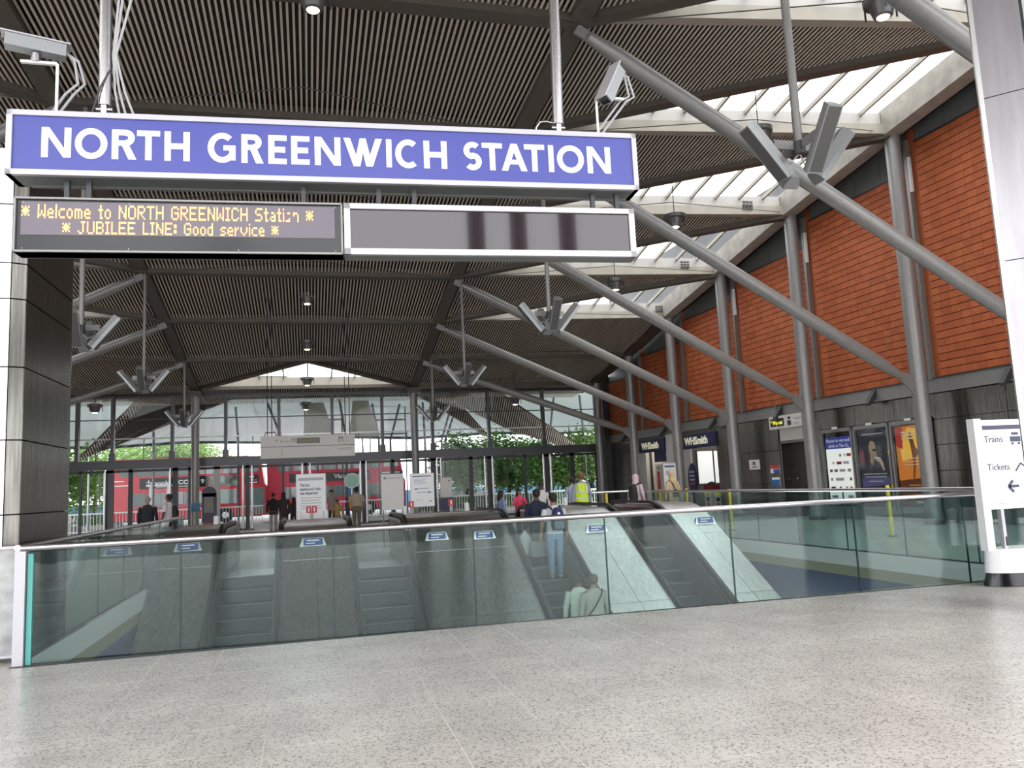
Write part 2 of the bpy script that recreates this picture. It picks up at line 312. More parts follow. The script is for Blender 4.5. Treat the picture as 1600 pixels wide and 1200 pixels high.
for k in range(len(FY)-1):
    # main beams
    for s in (-1, 1): MB().bar(NODE(k, s), NODE(k+1, s), .42, .34, dz=.05).build('main_beam', M['beam'], roof)
    last = k == len(FY)-2
    c0, c1 = NODE(k, -1), NODE(k+1, -1)
    # central slatted strip
    if not last:
        f = lambda x: (V(x, FY[k]+.15, NZ[k]), V(x, FY[k+1]-.15, NZ[k+1]))
        tag(slats(f, -NX+.2, NX-.2).build('slat_panel', M['slat'], roof), kind='stuff')
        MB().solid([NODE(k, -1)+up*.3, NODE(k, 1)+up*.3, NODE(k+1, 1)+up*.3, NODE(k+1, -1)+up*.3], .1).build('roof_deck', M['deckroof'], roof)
    else:
        apex = V(0, FY[k], NZ[k]-.05)
        f = lambda x: (V(x, FY[k]+.1, NZ[k]-.05*(1-abs(x)/NX)), V(x, FY[k]+(FY[k+1]-FY[k])*abs(x)/NX, NZ[k]+(NZ[k+1]-NZ[k])*abs(x)/NX))
        tag(slats(f, -NX+.2, NX-.2).build('slat_panel', M['slat'], roof), kind='stuff')
        for s in (-1, 1):
            MB().bar(apex, NODE(k+1, s), .34, .6, dz=.2).build('edge_beam', M['beam'], roof)
            MB().solid([NODE(k, s)+up*.3, apex+up*.3, NODE(k+1, s)+up*.3], .1*s).build('roof_deck', M['deckroof'], roof)
        MB().bar(NODE(k+1, -1), NODE(k+1, 1), .12, .45, dz=.3).build('fascia', M['fascia'], roof)
        MB().bar(NODE(k+1, -1), NODE(k+1, 1), .3, .16, dz=.02).build('fascia_foot', M['beam'], roof)
        MB().solid([NODE(k+1, -1)+up*.56, NODE(k+1, 1)+up*.56, apex+up*.56], .02).build('rooflight_pane', M['roofglass'], roof)
        for x in (-3.4, -2.3, -1.15, 0, 1.15, 2.3, 3.4):
            y = FY[k]+(FY[k+1]-FY[k])*abs(x)/NX; z = NZ[k]+(NZ[k+1]-NZ[k])*abs(x)/NX+.5
            MB().bar((x, y, z), (x, FY[k+1], NZ[k+1]+.5), .06, .1).build('glazing_bar', M['fascia'], roof)
    MB().bar(NODE(k, -1)+up*.25, NODE(k, 1)+up*.25, .04, .42).build('closing_board', M['deckroof'], roof)
    # cross beam
    MB().bar(NODE(k, -1), NODE(k, 1), .38, .3, dz=.02).build('cross_beam', M['beam'], roof)
    for s in (-1, 1):
        N0, N1, H0, H1 = NODE(k, s), NODE(k+1, s), HEAD(k, s), HEAD(k+1, s)
        hx = abs(H0.x)
        sky_ = k <= 7 or (k == 8 and False)
        def f(x, N0=N0, N1=N1, H0=H0):
            u = (abs(x)-NX)/(hx-NX); a = N0.lerp(H0, u); b = N1.lerp(H0, u); a.x = b.x = x; return a+V(0, .1, 0), b
        xs0, xs1 = (NX+.2, hx) if s > 0 else (-hx, -NX-.2)
        tag(slats(f, xs0, xs1).build('slat_panel', M['slat'], roof), kind='stuff')
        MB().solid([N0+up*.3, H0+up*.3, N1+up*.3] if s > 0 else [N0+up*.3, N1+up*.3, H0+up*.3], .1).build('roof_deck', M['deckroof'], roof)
        if sky_:
            MB().bar(H0, N1, .34, .75, dz=.25).build('edge_beam', M['beam'], roof)
            MB().solid([N1+up*.64, H0+up*.64, H1+up*.64], .02*s).build('rooflight_pane', M['roofglass'], roof)
            nb = 12
            for i in range(1, nb):
                u = i/nb; a = N1.lerp(H1, u); bnd = N1.lerp(H0, u)
                if (a-bnd).length < .3: continue
                bnd.x = a.x - s*.0 ; MB().bar(a+up*.58, bnd+up*.58, .07, .12).build('glazing_bar', M['fascia'], roof)
            m_ = N1.lerp(H1, .5)
        else:
            def g(x, N1=N1, H0=H0, H1=H1):
                u = (abs(x)-NX)/(hx-NX); a = N1.lerp(H0, u); b = N1.lerp(H1, u); a.x = b.x = x; return a, b-V(0, .1, 0)
            tag(slats(g, xs0, xs1).build('slat_panel', M['slat'], roof), kind='stuff')
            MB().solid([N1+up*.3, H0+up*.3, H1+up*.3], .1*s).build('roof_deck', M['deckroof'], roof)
        # fascia / frame at the next frame line
        if sky_:
            MB().bar(N1, H1, .14, .36, dz=.46).build('fascia_upper', M['fasciaup'], roof)
            MB().bar(N1-V(0, .03, 0), H1-V(0, .03, 0), .26, .30, dz=.13).build('fascia', M['fascia'], roof)
            MB().bar(H0+up*.3, H1+up*.3, .5, .75).build('eaves_beam', M['concrete'], roof)
        else:
            MB().bar(N1, H1, .34, .26, dz=.02).build('cross_beam', M['beam'], roof)
            MB().bar(N1+up*.25, H1+up*.25, .04, .42).build('closing_board', M['deckroof'], roof)
            MB().bar(H0+up*.1, H1+up*.1, .5, .5).build('eaves_beam', M['beam'], roof)
        # roof edge beyond the columns
        MB().solid([H0+up*.5, H0+V(s*1.4, 0, .5), H1+V(s*1.4, 0, .5), H1+up*.5], .1*s).build('eaves_deck', M['deckroof'], roof)
# soffit strip between the last frame and the glass wall
GY = 41.8
for (xa, xb) in ((-15.2, -NX), (-NX, NX), (NX, 15.2)):
    f = lambda x: (V(x, 40.65, 6.87), V(x, 44.6, 6.55))
    tag(slats(f, xa, xb).build('slat_panel', M['slat'], roof), kind='stuff')
MB().solid([(-16, 40.6, 7.15), (16, 40.6, 7.15), (16, 45, 6.85), (-16, 45, 6.85)], .1).build('roof_deck', M['deckroof'], roof)
MB().bar((-15.6, 40.6, 6.87), (-NX, 40.6, 6.87), .3, .26).build('cross_beam', M['beam'], roof)
MB().bar((NX, 40.6, 6.87), (15.6, 40.6, 6.87), .3, .26).build('cross_beam', M['beam'], roof)
# thin tension cables under the roof
for k in range(3, 10):
    m = MB(); zz = NZ[k]-.3
    for s in (-1, 1):
        m.tube([(0, (FY[k]+FY[k-1])/2, (NZ[k]+NZ[k-1])/2-.55), (s*NX, FY[k], NZ[k]-.15)], .012, 5)
        m.tube([(s*10.5, (FY[k]+FY[k-1])/2, (NZ[k]+NZ[k-1])/2-.5), (s*16, FY[k], HZ[k]+.1)], .012, 5)
        m.tube([(s*10.5, (FY[k]+FY[k-1])/2, (NZ[k]+NZ[k-1])/2-.5), (s*NX, FY[k], NZ[k]-.1)], .012, 5)
    m.build('tension_cable', M['wired'], roof)

for (x, y, k) in ((1168, 321, 6), (1070, 414, 7), (1030, 483, 8)):
    p = atY(x, y, FY[k]-.19); m = MB(frame(p, (1, 0, 0)))
    for i in range(3):
        for j in range(3): m.box((-.18+.13*i, -.13+.1*j, 0), (-.08+.13*i, -.06+.1*j, .03))
    m.build('fascia_vent', M['darksteel'], roof)
# ================================================================ COLUMNS AND STRUTS
cn = {4: 'hidden behind the big steel pier', 5: 'standing in front of the orange theatre poster', 6: 'standing between the dark doorway and the white poster',
      7: 'standing left of the white notice on the wall', 8: 'standing between the two navy shop signs', 9: 'standing left of the farther navy shop sign', 10: 'in the far corner beside the glass wall',
      3: 'nearest one on the right, out of the way of the sign'}
for s in (1, -1):
    for k in range(3, 11):
        X = s*colX(FY[k]); H = HEAD(k, s)
        if s > 0: lab = f'round grey steel column {cn[k]}'
        else: lab = 'round grey steel column along the left wall'
        t = thing('steel_column', lab, 'column', (X, FY[k], 0), 'round columns along the right wall' if s > 0 else 'round columns along the left wall')
        MB().tube([(X, FY[k], 0), (X, FY[k], H.z+.05)], .215, 20).build('shaft', M['steelgrey'], t, True)
        MB().tube([(X, FY[k], 0), (X, FY[k], .12)], .27, 20).build('foot_plate', M['darksteel'], t, True)
        MB().tube([(X, FY[k], H.z-.02), (X, FY[k], H.z+.12)], [.215, .12], 16).build('head_plate', M['darksteel'], t, True)
        if k < 10:
            m = MB(frame((s*(abs(X)-.1), FY[k], 3.7), (s, 0, 0))); m.solid([(s*-.5, .25, -.03), (s*.0, -.25, -.03), (s*.0, .35, -.03), (s*-.3, .45, -.03)], .06); m.build('gusset_plate', M['steelgrey'], t)
sn = {3: 'running out of frame top right behind the steel pier', 4: 'passing behind the hanging loudspeakers near the skylights', 5: 'ending at the column before the orange poster', 6: 'ending at the column between doorway and posters',
      7: 'ending at the column by the white wall notice', 8: 'ending at the column between the two shop signs', 9: 'lowest and farthest one on the right, before the glass wall'}
for s in (1, -1):
    for k in range(3, 10):
        a = NODE(k, s)-up*.22; b = V(s*(colX(FY[k])-.42), FY[k], 3.98); d = (b-a).normalized()
        lab = f'sloping grey tubular strut {sn[k]}' if s > 0 else ('sloping grey tubular strut on the left, ' + {9: 'lowest one above the glass wall', 8: 'second from the glass wall', 7: 'third from the glass wall', 6: 'fourth from the glass wall', 5: 'fifth from the glass wall', 4: 'sixth from the glass wall', 3: 'nearest to the camera, above the blue sign'}[k])
        t = thing('sloping_strut', lab, 'strut', b, 'sloping struts on the right' if s > 0 else 'sloping struts on the left')
        MB().tube([a+d*.25, a+d*.9, b-d*.9, b-d*.15], [.11, .17, .17, .09], 16).build('tube', M['steelgrey'], t, True)
        m = MB(); m.bar(a-d*.05, a+d*.35, .05, .22); m.build('top_lug', M['steelgrey'], t)
        m = MB(); m.bar(b-d*.2, b+d*.25, .05, .2); m.build('foot_lug', M['steelgrey'], t)

# ================================================================ RIGHT WALL
TOPZ = {4: 10.87, 5: 10.12, 6: 9.3, 7: 8.52, 8: 7.6, 9: 6.8}
tw, th_ = .31, .21
for k in range(3, 10):
    y0, y1 = FY[k]+.28, FY[k+1]-.05
    wall = struct('wall_right', (wallX((y0+y1)/2), (y0+y1)/2, 4.02))
    top = TOPZ.get(k, 11.0)
    fr = frame((wallX(y1), y1, 0), (WK, -1, 0))      # x runs towards the camera, z out of the wall
    L = (y1-y0)*sqrt(1+WK*WK)
    MB(fr).box((0, 3.98, -.22), (L, top, -.03)).build('tile_cavity', M['terra_back'], wall)
    nrow = int(round((top-4.03)/th_)); hh = (top-4.03)/nrow; ncol = int(round(L/tw)); ww = L/ncol
    tiles = []
    for i in range(ncol):
        for j in range(nrow): tiles.append((i, j))
    if k in (4, 5):
        near = sorted(tiles, key=lambda t: (-t[0] if k == 5 else abs(t[0]-3), -t[1]))[:300]
    else: near = []
    nearset = set(near); rest = MB(fr); rest2 = MB(fr)
    for (i, j) in tiles:
        x0 = i*ww; z0 = 4.03+j*hh; dj = random.uniform(-.003, .003)
        m = MB(fr) if (i, j) in nearset else (rest if random.random() < .5 else rest2)
        m.box((x0+.002, z0+.012, -.03), (x0+ww-.002, z0+hh-.010, .012+dj))
        if (i, j) in nearset: m.build('terracotta_tile', M['terra' if random.random() < .5 else 'terra2'], wall)
    tag(rest.build('terracotta_tiles_far', M['terra'], wall), kind='stuff'); tag(rest2.build('terracotta_tiles_farther', M['terra2'], wall), kind='stuff')
    # grey infill panels above the tiles up to the eaves beam
    np_ = 4; zA, zB = HZ[k+1]+.3, HZ[k]+.3
    for i in range(np_):
        x0, x1 = L*i/np_, L*(i+1)/np_-.015
        za, zb = zA+(zB-zA)*x0/L, zA+(zB-zA)*x1/L
        MB(fr).add([(x0, top+.04, -.05), (x1, top+.04, -.05), (x1, zb, -.05), (x0, za, -.05), (x0, top+.04, -.15), (x1, top+.04, -.15), (x1, zb, -.15), (x0, za, -.15)],
                   [(0, 1, 2, 3), (7, 6, 5, 4), (0, 4, 5, 1), (1, 5, 6, 2), (2, 6, 7, 3), (3, 7, 4, 0)]).build('infill_panel', M['greyp'], wall)
    MB(fr).box((0, top, -.06), (L, top+.05, .03)).build('tile_coping', M['darksteel'], wall)
    # vertical frame at the far end of the bay, light fitting
    MB(fr).box((L+.02, 3.98, -.2), (L+.30, 11.8 if k < 5 else HZ[k]+.3, -.06)).build('corner_return', M['terra'], wall)
    MB(fr).box((L-.02, 3.98, -.05), (L+.09, min(HZ[k], 11.6), .10)).build('bay_post', M['steelgrey'], wall)
    if k in (4, 5, 6, 7): MB(fr).box((L+.10, HZ[k]-1.6, .02), (L+.17, HZ[k]-.55, .10)).build('light_strip', M['white'], wall)
    # steel beam under the tiles
    MB(fr).box((-.1, 3.6, -.2), (L+.35, 4.0, .06)).build('tile_beam', M['greyp' if False else 'steelgrey'], wall)
    MB(fr).box((-.1, 3.985, -.1), (L+.35, 4.02, .09)).build('tile_sill', M['darksteel'], wall)
    t = thing('beam_floodlight', {4: 'dark angled light fitting on the beam beside the steel pier', 5: 'dark angled light fitting on the beam above the posters', 6: 'dark angled light fitting on the beam above the doorway',
              7: 'dark angled light fitting above the nearer navy shop sign', 8: 'dark angled light fitting above the farther navy shop sign'}.get(k, 'dark angled light fitting on the wall beam, ' + ('behind the polished column' if k < 5 else 'in the far dark corner')), 'light', fr @ V(L*.52, 3.75, .06), 'fittings along the wall beam')
    MB(fr).solid([(L*.5, 4.0, .07), (L*.5, 3.55, .42), (L*.5, 3.48, .36), (L*.5, 3.72, .07)], .16).build('housing', M['darksteel'], t)
    MB(fr).bar((L*.5+.08, 3.5, .36), (L*.5+.08, 3.97, .06), .12, .01).build('lamp_face', M['grey'], t)
# backing of the wall
for (ya, yb, za, zb_) in ((4, 41, 3.62, 12.4), (4, 29.85, 0, 3.62), (37.4, 41, 0, 3.62)):
    MB().solid([(wallX(ya)+.55, ya, za), (wallX(yb)+.55, yb, za), (wallX(yb)+.55, yb, zb_), (wallX(ya)+.55, ya, zb_)], .15).build('wall_right', M['darksteel'])['kind'] = 'structure'
# lower steel cladding
lw = struct('wall_right', (wallX(16), 16, 0))
def clad_zone(ya, yb, cols, rows, parent, z0=0, z1=3.58, m='clad', off=0):
    fr = frame((wallX(yb), yb, 0), (WK, -1, 0)); L = (yb-ya)
    MB(fr).box((0, z0, -.2), (L, z1, -.04+off)).build('backing_board', M['matblack'], parent)
    for i in range(cols):
        zz = z0
        for r_ in range(rows):
            h = (z1-z0)/rows
            MB(fr).box((L*i/cols+.008, z0+h*r_+.008, -.04+off), (L*(i+1)/cols-.008, z0+h*(r_+1)-.008, off)).build('cladding_panel', M[m], parent)
clad_zone(9.2, 18.8, 8, 5, lw)
clad_zone(18.55, 23.55, 3, 1, lw, 2.95, 3.58)
clad_zone(25.9, 29.7, 4, 3, lw)
clad_zone(23.55, 24.0, 1, 1, lw)
clad_zone(24.0, 25.9, 1, 1, lw, 3.2, 3.58)
clad_zone(37.6, 40.7, 3, 2, lw, m='clad')

# poster cases
def poster(ya, yb, lab, fn, zt=2.93):
    fr = frame((wallX(yb)-.0, yb, 0), (WK, -1, 0)); L = yb-ya
    t = thing('poster_case', lab, 'poster', fr @ V(L/2, 0, 0), 'poster cases in the right wall')
    MB(fr).box((0, 0, -.1), (L, .32, .10)).build('plinth', M['steelgrey'], t)
    m = MB(fr); m.box((.03, .32, 0), (.10, zt, .12)).box((L-.10, .32, 0), (L-.03, zt, .12)).box((.03, zt-.12, 0), (L-.03, zt, .12)).box((.03, .32, 0), (L-.03, .40, .12)).build('case_frame', M['steelgrey'], t)
    MB(fr).box((.08, .36, -.02), (L-.08, zt-.1, .04)).build('backboard', M['black'], t)
    MB(fr).box((L/2-.12, zt-.02, .12), (L/2+.12, zt+.05, .14)).build('number_plate', M['white'], t)
    for z in (1.0, 2.0): MB(fr).box((L-.09, z, .12), (L-.04, z+.07, .14)).build('lock', M['yellow'], t)
    fn(t, fr @ Matrix.Translation((0, 0, .045)), .17, L-.17, .5, zt-.16)
    MB(fr).box((.1, .4, .10), (L-.1, zt-.12, .105)).build('case_glass', M['caseglass'], t)
def flat(fr, t, x0, z0, x1, z1, col, name='printed_area', dz=0, emit=0):
    k = 'p%02d%02d%02d%d' % (int(col[0]*99), int(col[1]*99), int(col[2]*99), int(emit*10))
    if k not in M: M[k] = mat('print_'+k, col, .4, emit=emit)
    return MB(fr).box((x0, z0, dz), (x1, z1, dz+.004)).build(name, M[k], t)
def shape(fr, t, pts, col, name, dz=.006, emit=0):
    k = 'p%02d%02d%02d%d' % (int(col[0]*99), int(col[1]*99), int(col[2]*99), int(emit*10))
    if k not in M: M[k] = mat('print_'+k, col, .4, emit=emit)
    return MB(fr).solid([(x, y, dz) for x, y in pts], .003).build(name, M[k], t)
def p_food(t, fr, x0, x1, z0, z1):
    w = x1-x0; c = (x0+x1)/2; zb = z1-.50
    flat(fr, t, x0, z0, x1, zb, (.80, .83, .80), 'white_sheet', emit=.45)
    flat(fr, t, x0, zb, x1, z1-.12, (.04, .06, .32), 'blue_header', emit=.25)
    f = fr @ Matrix.Translation((c, 0, .008)); wh = M['signwhite']
    text('Places to eat and', .15, f @ Matrix.Translation((0, z1-.28, 0)), wh, t, width=w*.92, bold=.003)
    text('drink at The O\u2082', .15, f @ Matrix.Translation((.02, z1-.45, 0)), wh, t, width=w*.8, bold=.003)
    rng = random.Random(3); H = zb-z0
    rows = [(.88, [(.55, .05, (.2, .5, .35)), (.72, .03, (.5, .5, .5)), (.88, .10, (.4, .03, .05))]), (.74, [(.48, .12, (.45, .04, .05)), (.25, .05, (.75, .75, .75)), (.75, .14, (.6, .6, .6))]),
            (.60, [(.14, .07, (.3, .1, .15)), (.33, .08, (.15, .15, .18)), (.58, .14, (.55, .55, .55)), (.85, .08, (.4, .4, .4))]), (.44, [(.14, .06, (.5, .5, .48)), (.45, .2, (.6, .6, .6)), (.88, .05, (.1, .1, .1))]),
            (.28, [(.17, .11, (.08, .1, .15)), (.45, .05, (.2, .2, .2)), (.7, .05, (.3, .3, .25)), (.87, .05, (.2, .25, .25))]), (.12, [(.2, .15, (.4, .4, .4)), (.52, .03, (.3, .3, .3)), (.82, .12, (.5, .5, .5))])]
    for zz, its in rows:
        for cx, hw, c in its: flat(fr, t, x0+w*(cx-hw*.8), z0+H*zz-.05, x0+w*(cx+hw*.8), z0+H*zz+.045, c, 'logo_patch', .005)
def p_musician(t, fr, x0, x1, z0, z1):
    w = x1-x0; H = z1-z0; cx = x0+w*.5
    flat(fr, t, x0, z0, x1, z1, (.028, .032, .045), 'dark_sheet')
    P = lambda u, v: (x0+w*u, z0+H*v)
    shape(fr, t, [P(.04, .55), P(.16, .52), P(.18, .72), P(.05, .74)], (.25, .01, .03), 'red_patch')
    shape(fr, t, [P(.47+.115*cos(radians(a)), .755+.095*sin(radians(a))) for a in range(0, 360, 20)], (.40, .29, .20), 'head')
    shape(fr, t, [P(.40, .74), P(.58, .74), P(.60, .68), (P(.60, .64)), P(.56, .60), P(.50, .585), P(.44, .48), P(.36, .50), P(.38, .64)], (.33, .23, .16), 'jaw', .008)
    shape(fr, t, [P(.48, .735), P(.60, .74), P(.59, .705), P(.50, .70)], (.01, .01, .012), 'dark_glasses', .012)
    shape(fr, t, [P(.57, .60), P(.64, .625), P(.72, .615), P(.80, .55), P(.84, .44), (P(.78, .44)), P(.72, .52), P(.66, .565), P(.59, .57)], (.50, .37, .26), 'hands', .012)
    shape(fr, t, [P(.54, .63), P(.68, .62), P(.68, .60), P(.54, .61)], (.6, .62, .65), 'harmonica', .015)
    shape(fr, t, [P(.20, .46), P(.42, .56), P(.50, .44), P(.30, .38)], (.05, .05, .07), 'coat', .010)
    shape(fr, t, [P(.02, .34), P(.98, .36), P(.98, .26), P(.02, .22)], (.10, .11, .28), 'blue_smoke', .006)
    f = fr @ Matrix.Translation((cx, 0, .010))
    for j, (zz, ww_) in enumerate(((.94, .72), (.40, .8), (.36, .74), (.30, .5), (.2, .74), (.15, .6))):
        flat(fr, t, cx-w*ww_/2, z0+H*zz-.018, cx+w*ww_/2, z0+H*zz+.018, (.42, .42, .46) if j < 5 else (.2, .2, .25), 'text_line', .011)
    for u0, u1 in ((.12, .38), (.56, .9)): flat(fr, t, x0+w*u0, z0+H*.055, x0+w*u1, z0+H*.10, (.55, .30, .06), 'orange_text_line', .011)
def p_show(t, fr, x0, x1, z0, z1):
    w = x1-x0; H = z1-z0; P = lambda u, v: (x0+w*u, z0+H*v)
    flat(fr, t, x0, z0, x1, z1, (.62, .20, .02), 'orange_sheet', emit=.2)
    shape(fr, t, [P(.0, .30), P(1, .34), P(1, 0), P(0, 0)], (.16, .04, .01), 'brown_ground', .005)
    shape(fr, t, [P(.15, .55), P(.95, .62), P(.98, .92), P(.4, .98), P(.1, .8)], (.85, .50, .06), 'yellow_glow', .006, .2)
    shape(fr, t, [P(0, .75), P(.2, .7), P(.25, 1), P(0, 1)], (.60, .05, .03), 'red_corner', .007)
    shape(fr, t, [P(.40+(u-.62)*1.05, v) for u, v in ((.62, .86), (.66, .90), (.70, .92), (.73, .86), (.80, .72), (.94, .64), (.93, .61), (.84, .62), (.78, .58), (.74, .44), (.68, .30), (.65, .31), (.69, .46), (.69, .62), (.66, .76))], (.24, .07, .02), 'dancer', .012)
    for j, zz in enumerate((.92, .88, .84)): flat(fr, t, x0+w*.2, z0+H*zz-.03, x0+w*(.62-.03*j), z0+H*zz+.02, (.85, .72, .45), 'title_block', .009)
    for zz in (.58, .54, .50): flat(fr, t, x0+w*.25, z0+H*zz-.012, x0+w*.85, z0+H*zz+.015, (.85, .65, .4), 'quote_line', .009)
    for j, zz in enumerate((.24, .18, .12)): flat(fr, t, x0+w*.3, z0+H*zz-.02, x0+w*.95, z0+H*zz+.02, (.55, .25, .05), 'venue_line', .009)
    flat(fr, t, x0+w*.45, z0+.03, x0+w*.95, z0+.09, (.7, .7, .7), 'date_line', .009)
poster(21.95, 23.5, 'tall lit white poster with blue header about places to eat', p_food)
poster(20.38, 21.95, 'dark blue poster of a bald musician playing harmonica', p_musician)
poster(18.8, 20.38, 'orange and yellow theatre poster with a dancing figure', p_show)
# service doorway and way-out sign
d1 = struct('door_1', (wallX(24.9), 24.9, 0)); fr = frame((wallX(25.85), 25.85, 0), (WK, -1, 0))
MB(fr).box((0, 0, -.5), (1.85, 2.65, -.42)).build('door_leaf', M['door'], d1)
MB(fr).box((0, 0, -.5), (.08, 2.7, .02)).box((1.72, 0, -.5), (1.85, 2.7, .02)).box((0, 2.62, -.5), (1.85, 2.72, .02)).build('door_frame', M['clad'], d1)
MB(fr).box((0.9, .02, -.42), (.93, 2.6, -.40)).build('door_seam', M['matblack'], d1)
MB(fr).ell((.3, 1.35, -.40), .04, .04, .02).build('door_knob', M['chrome'], d1)
MB(fr).box((.02, 2.72, -.02), (1.83, 3.2, .0)).build('overdoor_panel', M['offwhite'], d1)
fr = frame((wallX(26.0)-.25, 26.0, 3.15), (WK, -1, 0))
t = thing('wayout_sign', 'wide beige hanging sign with a yellow lit way out panel above the doorway', 'sign', fr @ V(1, 0, 0))
MB(fr).box((0, 0, -.2), (2.0, .46, .03)).build('sign_box', M['offwhite'], t)
MB(fr).box((.08, .09, .03), (.88, .37, .045)).build('black_panel', M['black'], t)
kk = mat('yellow_print', (.9, .85, .05), .4, emit=.6)
text('Way out', .19, fr @ Matrix.Translation((.52, .16, .047)), kk, t, width=.58, bold=.003)
MB(fr).add([(.13, .2, .05), (.2, .3, .05), (.13, .3, .05)], [(0, 1, 2)]).build('arrow', kk, t)
text('Toilets', .1, fr @ Matrix.Translation((1.62, .27, .033)), M['grey'], t, width=.45)
text('Lifts', .1, fr @ Matrix.Translation((1.55, .1, .033)), M['grey'], t, width=.3)
MB(fr).box((1.08, .08, .03), (1.28, .25, .04)).box((1.12, .3, .03), (1.26, .38, .04)).build('lift_symbol', M['black'], t)
for u in (.3, 1.7): MB(fr).bar((u, .46, -.1), (u, .9, -.1), .04, .04).build('hanger', M['steelgrey'], t)
# stickers and notices on cladding
def wall_plate(px, lab, cat, name, draw, mcol='white', th=.01):
    (x0, y0, x1, y1) = px; Ya, za = wallYZ(x0, y0); Yb, zb = wallYZ(x1, y1)
    fr = frame((wallX(Ya)-.015, Ya, min(za, zb)), (WK, -1, 0)); w = Ya-Yb; h = abs(za-zb)
    t = thing(name, lab, cat, fr @ V(w/2, 0, 0)); MB(fr).box((0, 0, -.01), (w, h, th)).build('plate', M[mcol], t); draw(t, fr @ Matrix.Translation((0, 0, th)), w, h); return t
wall_plate((1171, 719, 1188, 733), 'small white notice with a black symbol and arrow on steel wall', 'notice', 'wall_notice',
           lambda t, f, w, h: (flat(f, t, w*.35, h*.45, w*.62, h*.8, (.1, .1, .1), 'symbol'), flat(f, t, w*.25, h*.2, w*.75, h*.3, (.1, .1, .1), 'arrow')))
wall_plate((1204, 727, 1219, 739), 'small red and blue safety sticker, upper of two by the doorway', 'sticker', 'safety_sticker',
           lambda t, f, w, h: (flat(f, t, 0, h*.55, w, h, (.5, .05, .05), 'red_band'), flat(f, t, w*.35, 0, w, h*.5, (.05, .08, .35), 'blue_band')))
wall_plate((1207, 746, 1220, 759), 'small blue sticker with white top, lower of two by the doorway', 'sticker', 'safety_sticker',
           lambda t, f, w, h: flat(f, t, 0, 0, w, h*.72, (.03, .15, .42), 'blue_band'))
wall_plate((1262, 712, 1266, 728), 'narrow white plate on the steel jamb beside the doorway', 'notice', 'jamb_plate', lambda t, f, w, h: flat(f, t, w*.3, h*.3, w*.7, h*.6, (.6, .6, .6), 'print'))
# the shop
def shopfront(ya, yb, name, lab, sz0, sz1, tx0):
    fr = frame((wallX(yb), yb, 0), (WK, -1, 0)); L = yb-ya
    t = thing('shop_sign', lab, 'sign', fr @ V(L/2, sz0, .1)); MB(fr).box((.02, sz0, -.05), (L-.02, sz1, .10)).build('fascia_board', M['navy'], t)
    text('WHSmith', (sz1-sz0)*.75, fr @ Matrix.Translation((L*tx0, sz0+(sz1-sz0)*.27, .105)), M['cream'], t, width=L*.62, bold=.012, depth=.01)
    return fr, L
Ya, _z = wallYZ(1063, 690); Yb, _z = wallYZ(1121, 690)
fr, L = shopfront(Yb, Ya, 'a', 'navy shop sign with cream WHSmith letters, nearer and larger one', 2.80, 3.42, .5)
s1 = struct('wall_right', (wallX(31.5), 31.5, 0))
MB(fr).box((-.05, 0, -2.6), (L+.1, 3.55, -2.5)).box((-.05, 0, -2.5), (0, 3.55, -.1)).box((L, 0, -2.5), (L+.06, 3.55, -.1)).build('shop_recess', M['clad2'], s1)
MB(fr).box((0, 3.42, -2.5), (L, 3.5, -.1)).build('shop_ceiling', M['offwhite'], s1); MB(fr).box((L*.2, 3.38, -1.8), (L*.8, 3.42, -1.2)).build('added_fill_panel', mat('shop_fill_glow', (1, .93, .82), .5, emit=5), s1)  # glowing ceiling panel added to brighten the dark shop interior
MB(fr).box((0, 0, -2.5), (L, .02, 0)).build('shop_floor', M['terr'], s1)
MB(fr).box((0, 0, -.05), (L*.28, 2.8, .03)).build('shop_pier', M['offwhite'], s1)
MB(fr).box((-.02, 3.40, -.12), (L+.05, 3.62, -.02)).build('shop_header', M['clad2'], s1)
t = thing('roundel_board', 'oval dark blue advertising board standing in the shop entrance', 'sign', fr @ V(L*.35, 0, .15))
MB(fr @ Matrix.Translation((L*.35, 1.45, .12)) ).ell((0, 0, 0), .42, .72, .03, 24, 6).build('oval_board', M['navy'], t, True)
for j in range(4): flat(fr @ Matrix.Translation((L*.35, 1.45, .155)), t, -.22, .3-.17*j, .22, .38-.17*j, (.45, .45, .5) if j < 3 else (.5, .05, .05), 'print_line')
MB(fr).box((L*.33, 0, .10), (L*.37, .75, .14)).build('stand', M['darksteel'], t)
t = thing('lit_window_display', 'bright lit window at the back of the nearer shop', 'window', fr @ V(.05, 1.2, -1.5))
MB(fr).box((.0, 1.25, -2.3), (.03, 2.7, -.75)).build('light_pane', M['lit'], t)
for u in (-2.3, -1.95, -1.6, -.75): MB(fr).box((.03, 1.2, u-.03), (.06, 2.75, u+.03)).build('window_bar', M['darksteel'], t)
for i, (u, hh, c) in enumerate(((.52, .95, 'offwhite'), (.78, .85, 'offwhite'))):
    t = thing('display_stand', f'low pale display stand in the nearer shop doorway, {"left" if i == 0 else "right"} one', 'stand', fr @ V(L*u, 0, -.4), 'display stands in the shop doorway')
    MB(fr).box((L*u-.2, .0, -.6), (L*u+.25, hh*.1, -.2)).box((L*u-.2, 0, -.6), (L*u-.15, hh, -.2)).box((L*u+.2, 0, -.6), (L*u+.25, hh, -.2)).build('frame', M[c], t)
    for j in range(3): MB(fr).box((L*u-.2, .25+.22*j, -.6), (L*u+.25, .28+.22*j, -.2)).build('shelf', M[c], t)
    for j in range(3): MB(fr).box((L*u-.14, .28+.22*j, -.5), (L*u+.18, .42+.22*j, -.25)).build('goods', M[('red', 'navy', 'yellow')[j]], t)
cmat0 = lambda k, c: mat(k, c, .7)
